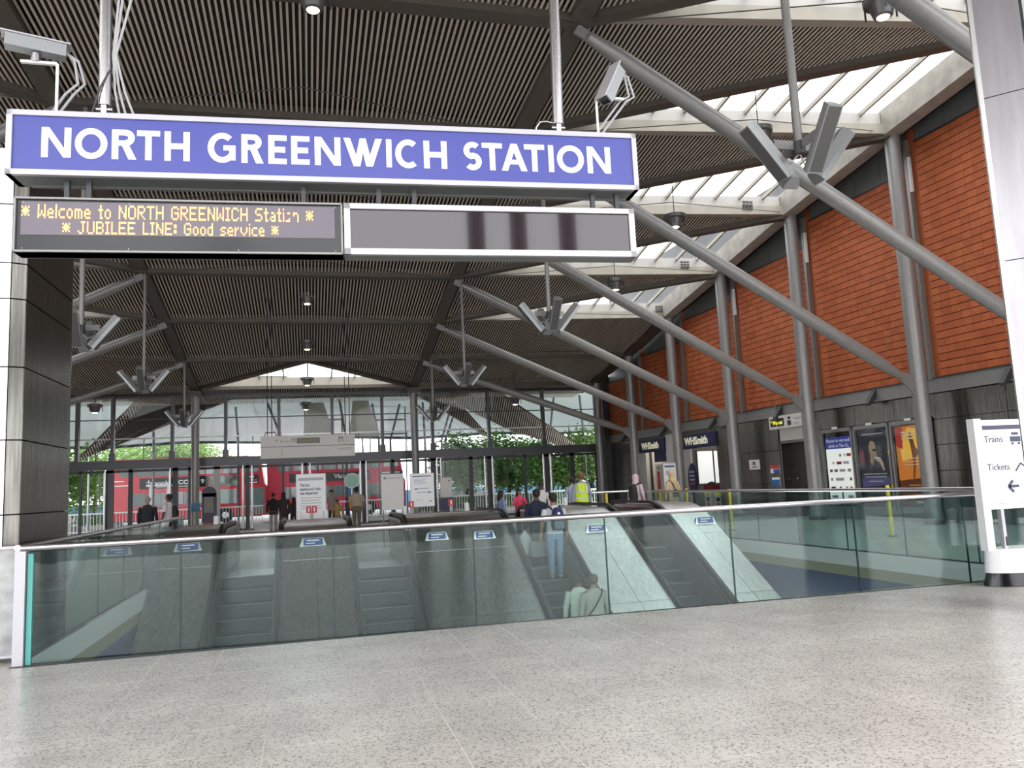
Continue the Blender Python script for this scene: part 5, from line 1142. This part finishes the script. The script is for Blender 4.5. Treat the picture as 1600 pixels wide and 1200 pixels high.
    if vest:
        m = MB(T); m.loft([((0, 0, .90), .215, .155), ((0, 0, 1.15), .205, .15), ((0, 0, 1.36), .205, .14), ((0, 0, 1.45), .15, .11)], 20, False)
        m.build('hi_vis_vest', mat('hi_vis', (.62, .85, .02), .7, emit=0), t, True)
        m = MB(T)
        for z in (1.0, 1.17): m.loft([((0, 0, z), .216, .156), ((0, 0, z+.05), .214, .155)], 20, False)
        for sx in (-1, 1): m.bar((sx*.11, -.152, 1.18), (sx*.11, -.135, 1.42), .05, .01, up=(0, 1, 0))
        m.build('reflective_bands', mat('reflective_grey', (.62, .66, .60), .5), t)
    return t, T
def at(px, Y, Z=0): return atY(px, 780, Y).x
JE = (.10, .17, .34)
# on the third escalator
zz = lambda Y: -.23*math.ceil((Y0-Y)/.4-1e-6)
person('person in navy jacket near the top of the escalator holding pale carrier bags', 4.97, 17.5, -.23, 1.70, 0, (.012, .018, .045), (.02, .02, .03), skin=(.12, .07, .05), coat=1, wide=1.15)
m = thing('carrier_bags', 'pale grey carrier bags held low by the person in the navy jacket', 'bag', (4.62, 17.35, .1))
MB(Matrix.Translation((4.62, 17.36, .06))).loft([((0, 0, 0), .15, .07), ((0, 0, .2), .17, .08), ((0, 0, .38), .12, .04), ((0, 0, .52), .03, .02)], 12).build('bag', cmat('bag', (.5, .52, .53)), m, True)
MB(Matrix.Translation((4.86, 17.22, .0))).loft([((0, 0, 0), .18, .06), ((0, 0, .3), .18, .06), ((0, 0, .34), .17, .05)], 12).build('second_bag', cmat('bag', (.20, .21, .22)), m, True)
tp, TT = person('person in white T-shirt and blue jeans wearing a backpack on the escalator', 5.18, 16.92, -.46, 1.83, 2, (.62, .63, .66), (.15, .26, .42), sleeves='short', skin=(.30, .17, .11), stride=.02, shoe=(.5, .5, .5), wide=1.05, hem=.92)
b = thing('backpack', 'navy and grey backpack worn by the person in jeans', 'backpack', (5.18, 16.75, .6))
m = MB(TT); m.loft([((0.03, -.2, 1.0), .12, .08), ((0.03, -.2, 1.08), .15, .11), ((.03, -.2, 1.25), .145, .11), ((.03, -.19, 1.40), .11, .09), ((.03, -.18, 1.46), .05, .05)], 16); m.build('pack', cmat('pack', (.025, .03, .11)), b, True)
m = MB(TT); m.loft([((.03, -.29, 1.02), .10, .03), ((.03, -.31, 1.10), .115, .035), ((.03, -.29, 1.19), .10, .03)], 14); m.build('front_pocket', cmat('pack', (.16, .20, .22)), b, True)
m = MB(TT)
for sx in (-1, 1): m.tube([(sx*.09+.02, -.15, 1.42), (sx*.12, -.06, 1.49), (sx*.13, .08, 1.42), (sx*.14, .12, 1.25)], .02, 6)
m.build('straps', cmat('pack', (.03, .03, .10)), b, True)
MB(TT).tube([(.03, -.29, 1.34), (.03, -.30, 1.34)], .028, 12).build('round_badge', M['white'], b)
person('person in loose white shirt lower on the escalator, left of the pair', 4.93, 14.75, -1.84, 1.70, 8, (.60, .68, .58), (.03, .04, .08), skin=(.22, .12, .08), hem=.80, wide=1.1, stride=.03)
tp, TT = person('person in sand-coloured clothes with a shoulder bag lower on the escalator', 5.08, 14.32, -1.84, 1.72, 0, (.40, .38, .33), (.40, .40, .34), skin=(.30, .2, .15), hem=.84, wide=1.15, hips=1.1, hair=(.12, .08, .06), stride=.03)
b = thing('shoulder_bag', 'dark shoulder bag with long strap on the person in sand-coloured clothes', 'bag', (5.0, 14.3, -.9))
m = MB(TT); m.tube([(.15, -.06, 1.47), (.10, -.14, 1.38), (-.02, -.155, 1.2), (-.16, -.12, 1.02), (-.24, -.02, .88)], .014, 6); m.tube([(.15, -.06, 1.47), (.12, .08, 1.42), (-.05, .14, 1.2), (-.24, .02, .90)], .014, 6)
m.build('strap', M['matblack'], b, True); MB(TT).loft([((-.27, 0, .66), .05, .12), ((-.27, 0, .82), .06, .13), ((-.27, 0, .88), .03, .10)], 12).build('pouch', M['matblack'], b, True)
# upper landing
bent = (((-.25, .08, 1.18), (-.10, .24, 1.26)), ((.24, .10, 1.20), (.34, .28, 1.22)))
person('child in pale blue denim jacket seen from the side at the escalator top', at(783, 22.6), 22.6, 0, 1.44, 75, (.20, .27, .42), (.30, .32, .38), skin=(.20, .10, .07), long_hair=True, hem=.72)
person('smiling person in pink cardigan with long dark hair by the escalator top', at(811, 23.4), 23.4, 0, 1.47, 172, (.62, .05, .13), (.05, .05, .07), skin=(.30, .15, .10), long_hair=True, hem=.70, arms=bent)
person('person in white top partly hidden behind the person in navy jacket', at(846, 24.5), 24.5, 0, 1.62, 190, (.62, .60, .60), (.05, .05, .06), skin=(.10, .06, .05))
person('person seen from behind in bright yellow high-visibility vest with silver bands', at(909, 23.6), 23.6, 0, 1.86, 0, (.30, .34, .45), (.03, .03, .05), skin=(.42, .24, .18), hair=(.20, .08, .04), vest=True, wide=1.05)
person('person in pale blue shirt standing just left of the high-visibility vest', at(895, 27), 27, 0, 1.74, 10, (.36, .42, .52), (.06, .06, .08))
tp, TT = person('person in pale pink headscarf carrying a dark bag behind the escalators', at(995, 24.2), 24.2, 0, 1.74, 60, (.66, .55, .60), (.5, .42, .45), scarf=(.72, .55, .60), hem=.6, wide=1.05)
b = thing('dark_rucksack', 'black bag on the back of the person in the pink headscarf', 'bag', (at(1001, 24), 24.1, 1.0))
m = MB(TT); m.loft([((.05, -.22, .80), .12, .10), ((.05, -.24, 1.05), .17, .13), ((0, -.2, 1.35), .14, .10), ((-.02, -.12, 1.45), .08, .06)], 14); m.build('bag', M['matblack'], b, True)
MB(TT).tube([(.13, .10, 1.42), (.16, 0, 1.48), (.12, -.12, 1.42)], .03, 8).build('strap', M['matblack'], b, True)
MB(TT).box((.17, .06, .86), (.23, .20, 1.04)).build('red_purse', M['red'], b)
tp, TT = person('person in sand-beige headscarf and long beige dress beyond the right balustrade', at(1052, 24.6), 24.6, 0, 1.80, -20, (.60, .45, .28), (.6, .5, .38), scarf=(.62, .47, .25), hem=.45, wide=1.2, hips=1.1, skirt=.12)
b = thing('brown_handbag', 'dark brown shoulder bag of the person in beige headscarf', 'bag', (at(1052, 24.5), 24.5, .9))
MB(TT).loft([((-.05, -.20, .92), .15, .05), ((-.05, -.20, 1.06), .13, .05), ((-.06, -.19, 1.16), .05, .03)], 12).build('bag', cmat('bag', (.05, .02, .015)), b, True)
MB(TT).tube([(-.06, -.2, 1.15), (-.12, -.14, 1.35), (-.13, -.02, 1.47)], .018, 6).build('strap', cmat('bag', (.05, .02, .015)), b, True)
# far concourse
person('person with grey hair in dark jacket and pale trousers seen from behind, far left', at(231, 29), 29, 0, 1.76, 0, (.015, .015, .025), (.42, .38, .34), hair=(.35, .30, .28), coat=1, wide=1.25, hem=.80, skin=(.4, .25, .2))
tp, TT = person('person in white T-shirt with black shoulder bag beside the dark-jacketed person', at(264, 28.6), 28.6, 0, 1.82, -60, (.62, .60, .62), (.06, .05, .05), sleeves='short', skin=(.14, .07, .05))
b = thing('black_shoulder_bag', 'black bag on the shoulder of the person in white T-shirt, far left', 'bag', (at(270, 28.6), 28.6, 1.1)); MB(TT).loft([((0.1, -.17, .95), .09, .07), ((.1, -.18, 1.2), .12, .08), ((.08, -.13, 1.38), .07, .05)], 12).build('bag', M['matblack'], b, True)
MB(TT).tube([(.08, -.13, 1.38), (.1, -.02, 1.48), (.1, .1, 1.35)], .02, 6).build('strap', M['matblack'], b, True)
person('person in black jacket and pale trousers walking away near the glass doors', at(427, 38), 38, 0, 1.74, 0, (.012, .012, .012), (.34, .31, .27), coat=1, wide=1.2, stride=.12, hem=.78, skin=(.25, .15, .11))
person('person with long dark hair in dark clothes walking beside the black jacket', at(443, 35.5), 35.5, 0, 1.74, 10, (.03, .02, .02), (.05, .04, .05), long_hair=True, stride=.16, skin=(.25, .14, .1), hem=.7)
person('short dark figure half hidden behind the white notice board', at(459, 37), 37, 0, 1.5, 0, (.02, .02, .02), (.03, .03, .04), long_hair=True)
person('person in grey checked shirt just right of the white notice board', at(518, 36), 36, 0, 1.74, 180, (.28, .22, .20), (.03, .03, .035), sleeves='short', skin=(.33, .2, .15))
person('small child in mustard top beside the grey checked shirt', at(527, 35), 35, 0, 1.30, 180, (.42, .28, .10), (.12, .16, .18), skin=(.30, .16, .1))
person('child in dark teal clothes left of the officer', at(543, 35.5), 35.5, 0, 1.38, 90, (.03, .06, .09), (.015, .02, .03), skin=(.2, .12, .1))
person('officer in beige short-sleeved shirt and grey-brown trousers standing with back turned', at(557, 33), 33, 0, 1.80, 0, (.40, .32, .24), (.14, .12, .09), sleeves='short', belt=(.03, .02, .02), wide=1.2, stride=.0, hem=.98, skin=(.3, .18, .13), arms=(((-.30, -.02, 1.13), (-.27, .12, .95)), ((.30, -.02, 1.13), (.27, .12, .95))))

# ================================================================ OUTSIDE
def bus(lab, xl, xr, Y, red, rear_left=True, ads=0):
    L = xr-xl; D = 2.5; Hh = 4.35
    t = thing('double_decker_bus', lab, 'bus', ((xl+xr)/2, Y+D/2, 0), 'red double-decker buses outside the glass wall')
    fr = frame((xl, Y, 0), (1, 0, 0))
    c = .45
    P = [(0.05, .35), (L-.05, .35), (L, .6), (L, 2.3), (L-.12, 2.5), (L-.35, 4.0), (L-.8, 4.3), (L-1.2, 4.38), (.5, 4.38), (.12, 4.2), (0, 3.8)]
    MB(fr).solid([(x, y, -D) for x, y in P], D).build('body', M[red], t)
    def win(x0, x1, z0, z1, nm='window', mm='busglass'): o = MB(fr).box((x0, z0, -.03), (x1, z1, .015)).build(nm, M[mm], t); return o
    n = 7; 
    for i in range(n): win(.7+(L-2.4)*i/n, .7+(L-2.4)*(i+1)/n-.07, 3.25, 3.98)
    MB(fr).solid([(L-1.5, 3.3, -.02), (L-.45, 3.3, -.02), (L-.55, 3.8, -.02), (L-.9, 4.0, -.02), (L-1.5, 4.0, -.02)], .04).build('front_window', M['busglass'], t)
    n = 4
    for i in range(n): win(1.2+(L-5.2)*i/n, 1.2+(L-5.2)*(i+1)/n-.08, 1.35, 2.15)
    win(L-3.6, L-1.9, 1.25, 2.2); win(L-1.2, L-.12, .5, 2.2, 'door')
    MB(fr).box((.3, .32, -.01), (L-.3, .42, .02)).build('skirt_trim', M['darksteel'], t)
    MB(fr).box((.1, 1.0, 0), (L-.1, 1.04, .02)).build('side_trim', M['white'], t)
    for x in (2.4, L-2.6):
        w_ = MB(fr); w_.tube([(x, .5, -.25), (x, .5, .03)], .5, 20); w_.build('wheel', M['tyre'], t, True)
        MB(fr).tube([(x, .5, .02), (x, .5, .045)], .22, 14).build('hub_cap', M['steel'], t, True)
    if ads == 1:
        ad = mat('ad_dark', (.02, .03, .03), .8, spec=.1); MB(fr).box((1.9, 2.42, .0), (6.1, 3.12, .03)).build('ad_panel', ad, t)
        text('spooks | CODE 9', .38, fr @ Matrix.Translation((4.2, 2.66, .032)), M['signwhite'], t, width=3.3, bold=.008)
        MB(fr).box((2.9, 2.5, .03), (5.4, 2.54, .035)).box((2.42, 2.55, .03), (2.47, 3.02, .035)).box((2.3, 2.84, .03), (2.59, 2.88, .035)).build('ad_ornament', M['signwhite'], t)
        MB(fr).box((6.15, 2.42, 0), (8.0, 3.12, .03)).build('ad_picture', mat('ad_grey', (.30, .33, .30), .5, noise=.8, nscale=2), t)
        MB(fr).box((8.4, 2.45, 0), (9.3, 3.08, .03)).build('blind_panel', M['black'], t); MB(fr).box((8.5, 2.9, .03), (9.0, 3.0, .035)).build('blind_text', M['signwhite'], t)
        MB(fr).box((8.45, 2.66, .03), (9.2, 2.80, .035)).build('magenta_band', mat('magenta', (.5, .06, .35), .5), t); MB(fr).box((8.45, 2.52, .03), (9.2, 2.60, .035)).build('white_band', M['white'], t)
        for z, w_ in ((2.95, .7), (2.66, 1.0)): MB(fr).box((.25, z, 0), (.25+w_, z+.06, .02)).build('operator_text', M['signwhite'], t)
        MB(fr).box((1.15, 1.22, .02), (6.3, 1.30, .03)).build('reflection_strip', M['hoard'], t)
    else:
        MB(fr).box((1.5, 2.45, 0), (6.9, 3.05, .03)).build('ad_panel', M['black'], t)
        text('Visit London', .42, fr @ Matrix.Translation((5.6, 2.62, .032)), M['signwhite'], t, width=2.2, bold=.01)
        MB(fr).box((7.6, 2.4, 0), (9.3, 2.98, .03)).build('blind_panel', M['navy'], t); MB(fr).box((7.8, 2.83, .03), (9.1, 2.93, .035)).build('blind_text', M['signwhite'], t)
        MB(fr).box((5.2, 1.35, .015), (6.2, 2.0, .03)).build('blue_seatbacks', M['hoard'], t)
        MB(fr).box((5.4, .5, 0), (6.5, 1.0, .03)).build('orange_label', mat('orange_label', (.75, .25, .04), .5), t)
    return t
BY = 56.5
bus('red double-decker bus on the left with a dark advert strip reading spooks and CODE 9', atY(168, 770, BY).x, atY(416, 770, BY).x, BY, 'busred', ads=1)
bus('brighter red double-decker bus on the right with white Visit London lettering', atY(417, 770, BY+.8).x, atY(634, 770, BY+.8).x, BY+.8, 'busred2', ads=2)
X0 = atY(770, 765, 84).x; X1 = atY(905, 765, 84).x
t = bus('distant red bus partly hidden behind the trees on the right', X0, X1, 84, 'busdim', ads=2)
# white railing, blue hoarding, walls
def railing(xa, xb, Y, lab, h=1.1, mm='white', step=.16):
    t = thing('white_railing', lab, 'railing', ((xa+xb)/2, Y, 0), 'white railings outside')
    MB().box((xa, Y-.03, h-.05), (xb, Y+.03, h+.03)).build('top_rail', M[mm], t); MB().box((xa, Y-.02, .12), (xb, Y+.02, .17)).build('bottom_rail', M[mm], t)
    n = int((xb-xa)/step); m = MB()
    for i in range(n+1): m.box((xa+i*step-.014, Y-.014, 0), (xa+i*step+.014, Y+.014, h))
    tag(m.build('balusters', M[mm], t), kind='stuff')
railing(-17, -2.6, 47.5, 'white railing outside in front of the left bus')
railing(-2.2, 4.4, 48.2, 'white railing outside in front of the right bus')
railing(6.2, 20, 47, 'white railing outside in front of the trees on the right')
def wallthing(name, lab, cat, a, b, m, panels=0):
    t = thing(name, lab, cat, ((a[0]+b[0])/2, a[1], 0)); n = max(1, panels)
    for i in range(n): MB().box((a[0]+(b[0]-a[0])*i/n+.01, a[1], a[2]), (a[0]+(b[0]-a[0])*(i+1)/n-.01, b[1], b[2])).build('panel', M[m], t)
    MB().box((a[0], a[1]-.03, b[2]-.06), (b[0], b[1]+.03, b[2])).build('capping', M['white'], t)
wallthing('blue_hoarding', 'long low blue fence behind the buses and trees', 'fence', (-40, 74, 0), (60, 74.2, 1.6), 'hoard', 40)
wallthing('blue_barrier', 'pale blue-violet barrier in two bands beside the dark bin', 'barrier', (6.5, 53, 0), (11.5, 53.1, 1.35), 'white', 1)
o = MB().box((6.5, 52.94, .28), (11.5, 52.99, .62)).box((6.5, 52.94, .72), (11.5, 52.99, 1.1)).build('violet_sheet', mat('violet_blue', (.22, .26, .52), .6), bpy.data.objects['blue_barrier'])
ta, tb_ = at(680, 95), at(768, 95); t = thing('pale_terminal_wall', 'pale grey terminal building with upper railing behind the barrier', 'building', (ta, 95, 0))
MB().box((ta, 95, 0), (tb_, 105, 4.2)).build('wall', M['fascia'], t); m = MB()
for i in range(12): m.box((ta+.2+i*.55, 95, 4.2), (ta+.26+i*.55, 95.05, 5.3))
m.box((ta, 95, 5.3), (tb_, 95.06, 5.4)); m.build('roof_railing', M['grey'], t)
for i in range(2): MB().box((ta+.8+i*3, 94.95, 1.2), (ta+2.6+i*3, 95.0, 3)).build('window', M['busglass'], t)
# shelter posts
t = thing('bus_shelter', 'white-framed glass bus shelter in front of the left bus', 'shelter', (-8.6, 52.5, 0)); m = MB()
for x in (-9.3, -8.3): m.box((x-.08, 52.4, 0), (x+.08, 52.56, 2.5))
m.build('posts', M['white'], t); MB().box((-9.5, 52.1, 2.5), (-8.1, 53, 2.62)).build('roof', M['white'], t); MB().box((-9.2, 52.45, .4), (-8.4, 52.48, 2.4)).build('pane', M['glass'], t)
# planted bed and cycles seen at the far left
t = thing('gravel_bed', 'pale planted gravel bed outside at the far left', 'planter', (-15.5, 49, 0)); MB().box((-22, 48.4, 0), (-12.6, 50.6, .45)).build('kerb_wall', M['pave'], t); rg = random.Random(5); m = MB()
for i in range(900): x, y = rg.uniform(-21.8, -12.8), rg.uniform(48.3, 50.5); m.add([(x, y, .4+rg.random()*.6), (x+.09, y+.03, .45+rg.random()*.6), (x+.03, y, .5+rg.random()*.65)], [(0, 1, 2)])
tag(m.build('pale_shrubs', M['offwhite'], t), kind='stuff')
# trees
def tree(x, y, h, r, lab, lm='leaf', zc=None, n=2600, seed=1, leaf=.30):
    rg = random.Random(seed); t = thing('tree', lab, 'tree', (x, y, 0), 'trees outside the glass wall')
    zc = zc or h*.62; m = MB(); m.tube([(x, y, 0), (x+.08, y, h*.3), (x-.05, y, h*.6)], [.16, .12, .07], 10); 
    m.build('trunk', M['bark'], t, True); mb_ = MB()
    for i in range(9): a = rg.uniform(0, 6.28); q = V(x+cos(a)*r*.6, y+sin(a)*r*.6, zc+rg.uniform(-.5, .6)*r); mb_.tube([(x, y, h*(.25+.04*i)), ((x+q.x)/2, (y+q.y)/2, (h*.3+q.z)/2+.3), q], [.06, .04, .015], 6)
    mb_.build('branches', M['bark'], t, True)
    m = MB(); cl = []
    for i in range(46):
        a, b, q = rg.uniform(0, 6.28), math.acos(rg.uniform(-1, 1)), rg.uniform(.35, 1)
        cl.append(V(x+r*q*sin(b)*cos(a), y+r*.8*q*sin(b)*sin(a), zc+(h-zc)*q*cos(b)))
    for i in range(n):
        c = rg.choice(cl); p = c+V(rg.gauss(0, .22), rg.gauss(0, .22), rg.gauss(0, .16))*r*.8
        a = rg.uniform(0, 6.28); u_ = V(cos(a), sin(a), rg.uniform(-.5, .5)).normalized()*leaf*rg.uniform(.6, 1.2); v_ = u_.cross(V(rg.uniform(-1, 1), rg.uniform(-1, 1), rg.uniform(-1, 1))).normalized()*leaf*.5
        m.add([p-u_*.5, p+v_*.6, p+u_*.6, p-v_*.6], [(0, 1, 2, 3)])
    tag(m.build('foliage', M[lm], t), kind='stuff')
tree(at(728, 53), 53, 4.9, 2.6, 'broad green tree left of the polished poles, behind the right railing', 'leaf', 3.0, 7000, 1, .24)
tree(at(795, 57), 57, 5.3, 2.9, 'dense green tree between the two pairs of polished poles', 'leaf', 3.2, 8500, 2, .24)
tree(at(862, 52), 52, 4.9, 2.4, 'green tree behind the second pair of polished poles', 'leaf', 3.0, 7000, 3, .24)
tree(at(925, 50.5), 50.5, 5.0, 2.5, 'light green tree behind the high-visibility vest', 'leafl', 2.9, 8000, 4, .24)
tree(at(985, 58), 58, 6.0, 2.6, 'green tree mostly hidden by the dark corner of the building', 'leaf', 4, 2500, 5)
tree(at(148, 70), 70, 6.6, 4.2, 'pale green tree at the far left behind the gravel bed', 'leafl', 3.8, 7000, 6, .3)
tree(at(85, 60), 60, 5.8, 3.2, 'green tree behind the steel-clad pier', 'leaf', 4, 2500, 7)
tree(at(222, 80), 80, 7.6, 4.2, 'pale green tree rising above the left bus', 'leafl', 6.0, 5200, 8, .3)
tree(at(297, 80), 80, 7.4, 3.5, 'light green tree above the middle of the left bus', 'leafl', 6.0, 4200, 9, .3)
for (x0, x1, Y, lab, mm, seed) in ((6.5, 13, 50.4, 'low clipped green shrubs behind the right railing', 'leafl', 11), (13.2, 21, 50.2, 'low green hedge below the light green tree', 'leaf', 12), (-20, -12, 58, 'low hedge at the far left beyond the gravel bed', 'leaf', 13)):
    rg = random.Random(seed); t = thing('hedge', lab, 'hedge', ((x0+x1)/2, Y, 0)); MB().box((x0, Y-.35, 0), (x1, Y+.35, .25)).build('planter', M['pave'], t); m = MB()
    for i in range(2500):
        p = V(rg.uniform(x0, x1), Y+rg.uniform(-.4, .4), rg.uniform(.15, 1.0)); a = rg.uniform(0, 6.28); u_ = V(cos(a), sin(a), rg.uniform(-.6, .6))*.1; v_ = u_.cross(V(rg.random(), rg.random(), 1)).normalized()*.06
        m.add([p-u_, p+v_, p+u_, p-v_], [(0, 1, 2, 3)])
    tag(m.build('foliage', M[mm], t), kind='stuff')
t = thing('white_lamp_post', 'thin pale lamp post outside at the far left', 'lamp post', (at(138, 52), 52, 0)); X = at(138, 52)
MB().tube([(X, 52, 0), (X, 52, 5)], [.07, .05], 10).build('post', M['alu'], t, True); MB().tube([(X, 52, 0), (X, 52, .3)], .11, 10).build('base', M['alu'], t, True)
# the fabric canopy of the bus station with its masts and dark slatted fins
t = thing('bus_station_canopy', 'pale grey fabric canopy of the bus station beyond the glass wall', 'canopy', (0, 60, 6))
nx, ny = 12, 4; xs_ = [-34+74*i/nx for i in range(nx+1)]; yl = [45.2, 52, 60, 68]
zf = lambda x, y: 7.35-(y-45)*.052+.12*sin(x*.5)
for i in range(nx):
    for j in range(len(yl)-1):
        MB().solid([(xs_[i], yl[j], zf(xs_[i], yl[j])), (xs_[i+1], yl[j], zf(xs_[i+1], yl[j])), (xs_[i+1], yl[j+1], zf(xs_[i+1], yl[j+1])), (xs_[i], yl[j+1], zf(xs_[i], yl[j+1]))], .05).build('fabric_panel', M['canopy'], t)
MB().tube([(xs_[i], 45.2, zf(xs_[i], 45.2)) for i in range(nx+1)], .06, 8).build('edge_cable', M['darksteel'], t)
MB().tube([(xs_[i], 68, zf(xs_[i], 68)-.1) for i in range(nx+1)], .12, 8).build('far_edge_tube', M['darksteel'], t)
# a mast is a leaning pair of slender poles with rungs
for (xa, xb, Y, lab) in ((368, 372, 50, 'slim leaning mast left of the hanging direction sign'), (418, 442, 49, 'leaning mast pair just above the hanging direction sign, left side'), (530, 541, 49, 'leaning mast pair above the hanging direction sign, right side'),
                         (581, 592, 51, 'leaning mast pair between sign and right column'), (624, 610, 51, 'leaning mast just left of the right column'), (660, 664, 50, 'leaning mast right of the right column'), (705, 690, 51, 'leaning mast above the notice board'),
                         (712, 696, 52, 'second leaning mast above the notice board'), (905, 913, 49, 'leaning mast near the right end of the glass wall'), (865, 858, 50, 'leaning mast behind the last mullion but one'), (238, 240, 50, 'slim dark mast behind the left glazing')):
    a = atY(xb, 688, Y); b_ = atY(xa, 615, Y); b_.z = min(b_.z+1.0, zf(b_.x, Y)); tt = thing('canopy_mast', lab, 'mast', (a.x, Y, 0), 'masts of the bus station canopy')
    MB().tube([(a.x, Y, 0), a, b_], .07, 8).build('pole', M['mullion'], tt, True); MB().tube([(a.x, Y, 0), (a.x, Y, .1)], .2, 10).build('foot', M['darksteel'], tt, True)
for (x, w0, lab) in ((572, 1.0, 'pale tapered fabric cone above the sign, right one'), (500, 1.0, 'pale tapered fabric cone above the centre of the sign')):
    X = at(x, 50); tt = thing('fabric_cone', lab, 'canopy cone', (X, 50, 3.9), 'tapered fabric cones of the canopy')
    MB().loft([((X, 50, 5.0), .95, .3), ((X-.1, 50, 6.2), .7, .25), ((X-.3, 50, 8.1), .30, .15)], 12).build('cone', M['concrete'], tt, True); MB().tube([(X, 50.3, 0), (X-.2, 50.3, 8)], .05, 8).build('core_pole', M['mullion'], tt)
for x, n_, lb in ((505, 5, 'ladder of grey horizontal bars between canopy masts, above the hanging sign'), (605, 4, 'ladder of grey horizontal bars between canopy masts, left of the right column')):
    q = atY(x, 640, 52); tt = thing('mast_ladder', lb, 'ladder', (q.x, 52, 0), 'ladders of the canopy masts')
    for j in range(n_):
        z = atY(x, 612+22*j, 52).z; MB().bar((q.x-1.1, 52, z), (q.x+1.1, 52, z), .08, .10).build('rung', M['mullion'], tt)
    for sx in (-1.15, 1.15): MB().tube([(q.x+sx, 52, 0), (q.x+sx, 52, 7.9)], .04, 8).build('upright', M['mullion'], tt)
# dark slatted fins continuing the ceiling outside
def fin(pts, Ys, lab):
    P = [atY(x, y, Y) for (x, y), Y in zip(pts, Ys)]; t = thing('soffit_fin', lab, 'roof fin', P[0], 'dark slatted roof fins outside'); n = (P[1]-P[0]).cross(P[2]-P[0]).normalized()
    if n.z < 0: n = -n; P = P[::-1]
    MB().solid([p+n*.08 for p in P], .1).build('fin_plate', M['deckroof'], t); m = MB()
    xs_ = [p.x for p in P]; a0, a1 = min(xs_), max(xs_); d_ = -(n.dot(P[0]))
    k = a0+.1
    while k < a1:
        hits = []
        for i in range(len(P)):
            A_, B_ = P[i], P[(i+1) % len(P)]
            if (A_.x-k)*(B_.x-k) < 0: hits.append(A_.lerp(B_, (k-A_.x)/(B_.x-A_.x)))
        if len(hits) >= 2 and (hits[0]-hits[1]).length > .15: m.bar(hits[0], hits[1], .05, .05, up=tuple(n))
        k += .14
    tag(m.build('fin_slats', M['slat'], t), kind='stuff')
fin([(118, 724), (262, 664), (450, 592), (250, 592)], [49, 47, 43.5, 43.5], 'long dark slatted fin sweeping down at the left of the glass wall')
fin([(655, 605), (770, 608), (925, 712), (800, 675)], [43.5, 43.5, 48, 46], 'dark slatted fin right of the right column, reaching down to the trees')
fin([(640, 612), (700, 612), (770, 690), (740, 672)], [43.5, 43.5, 47, 46], 'shorter dark slatted fin just right of the right column')
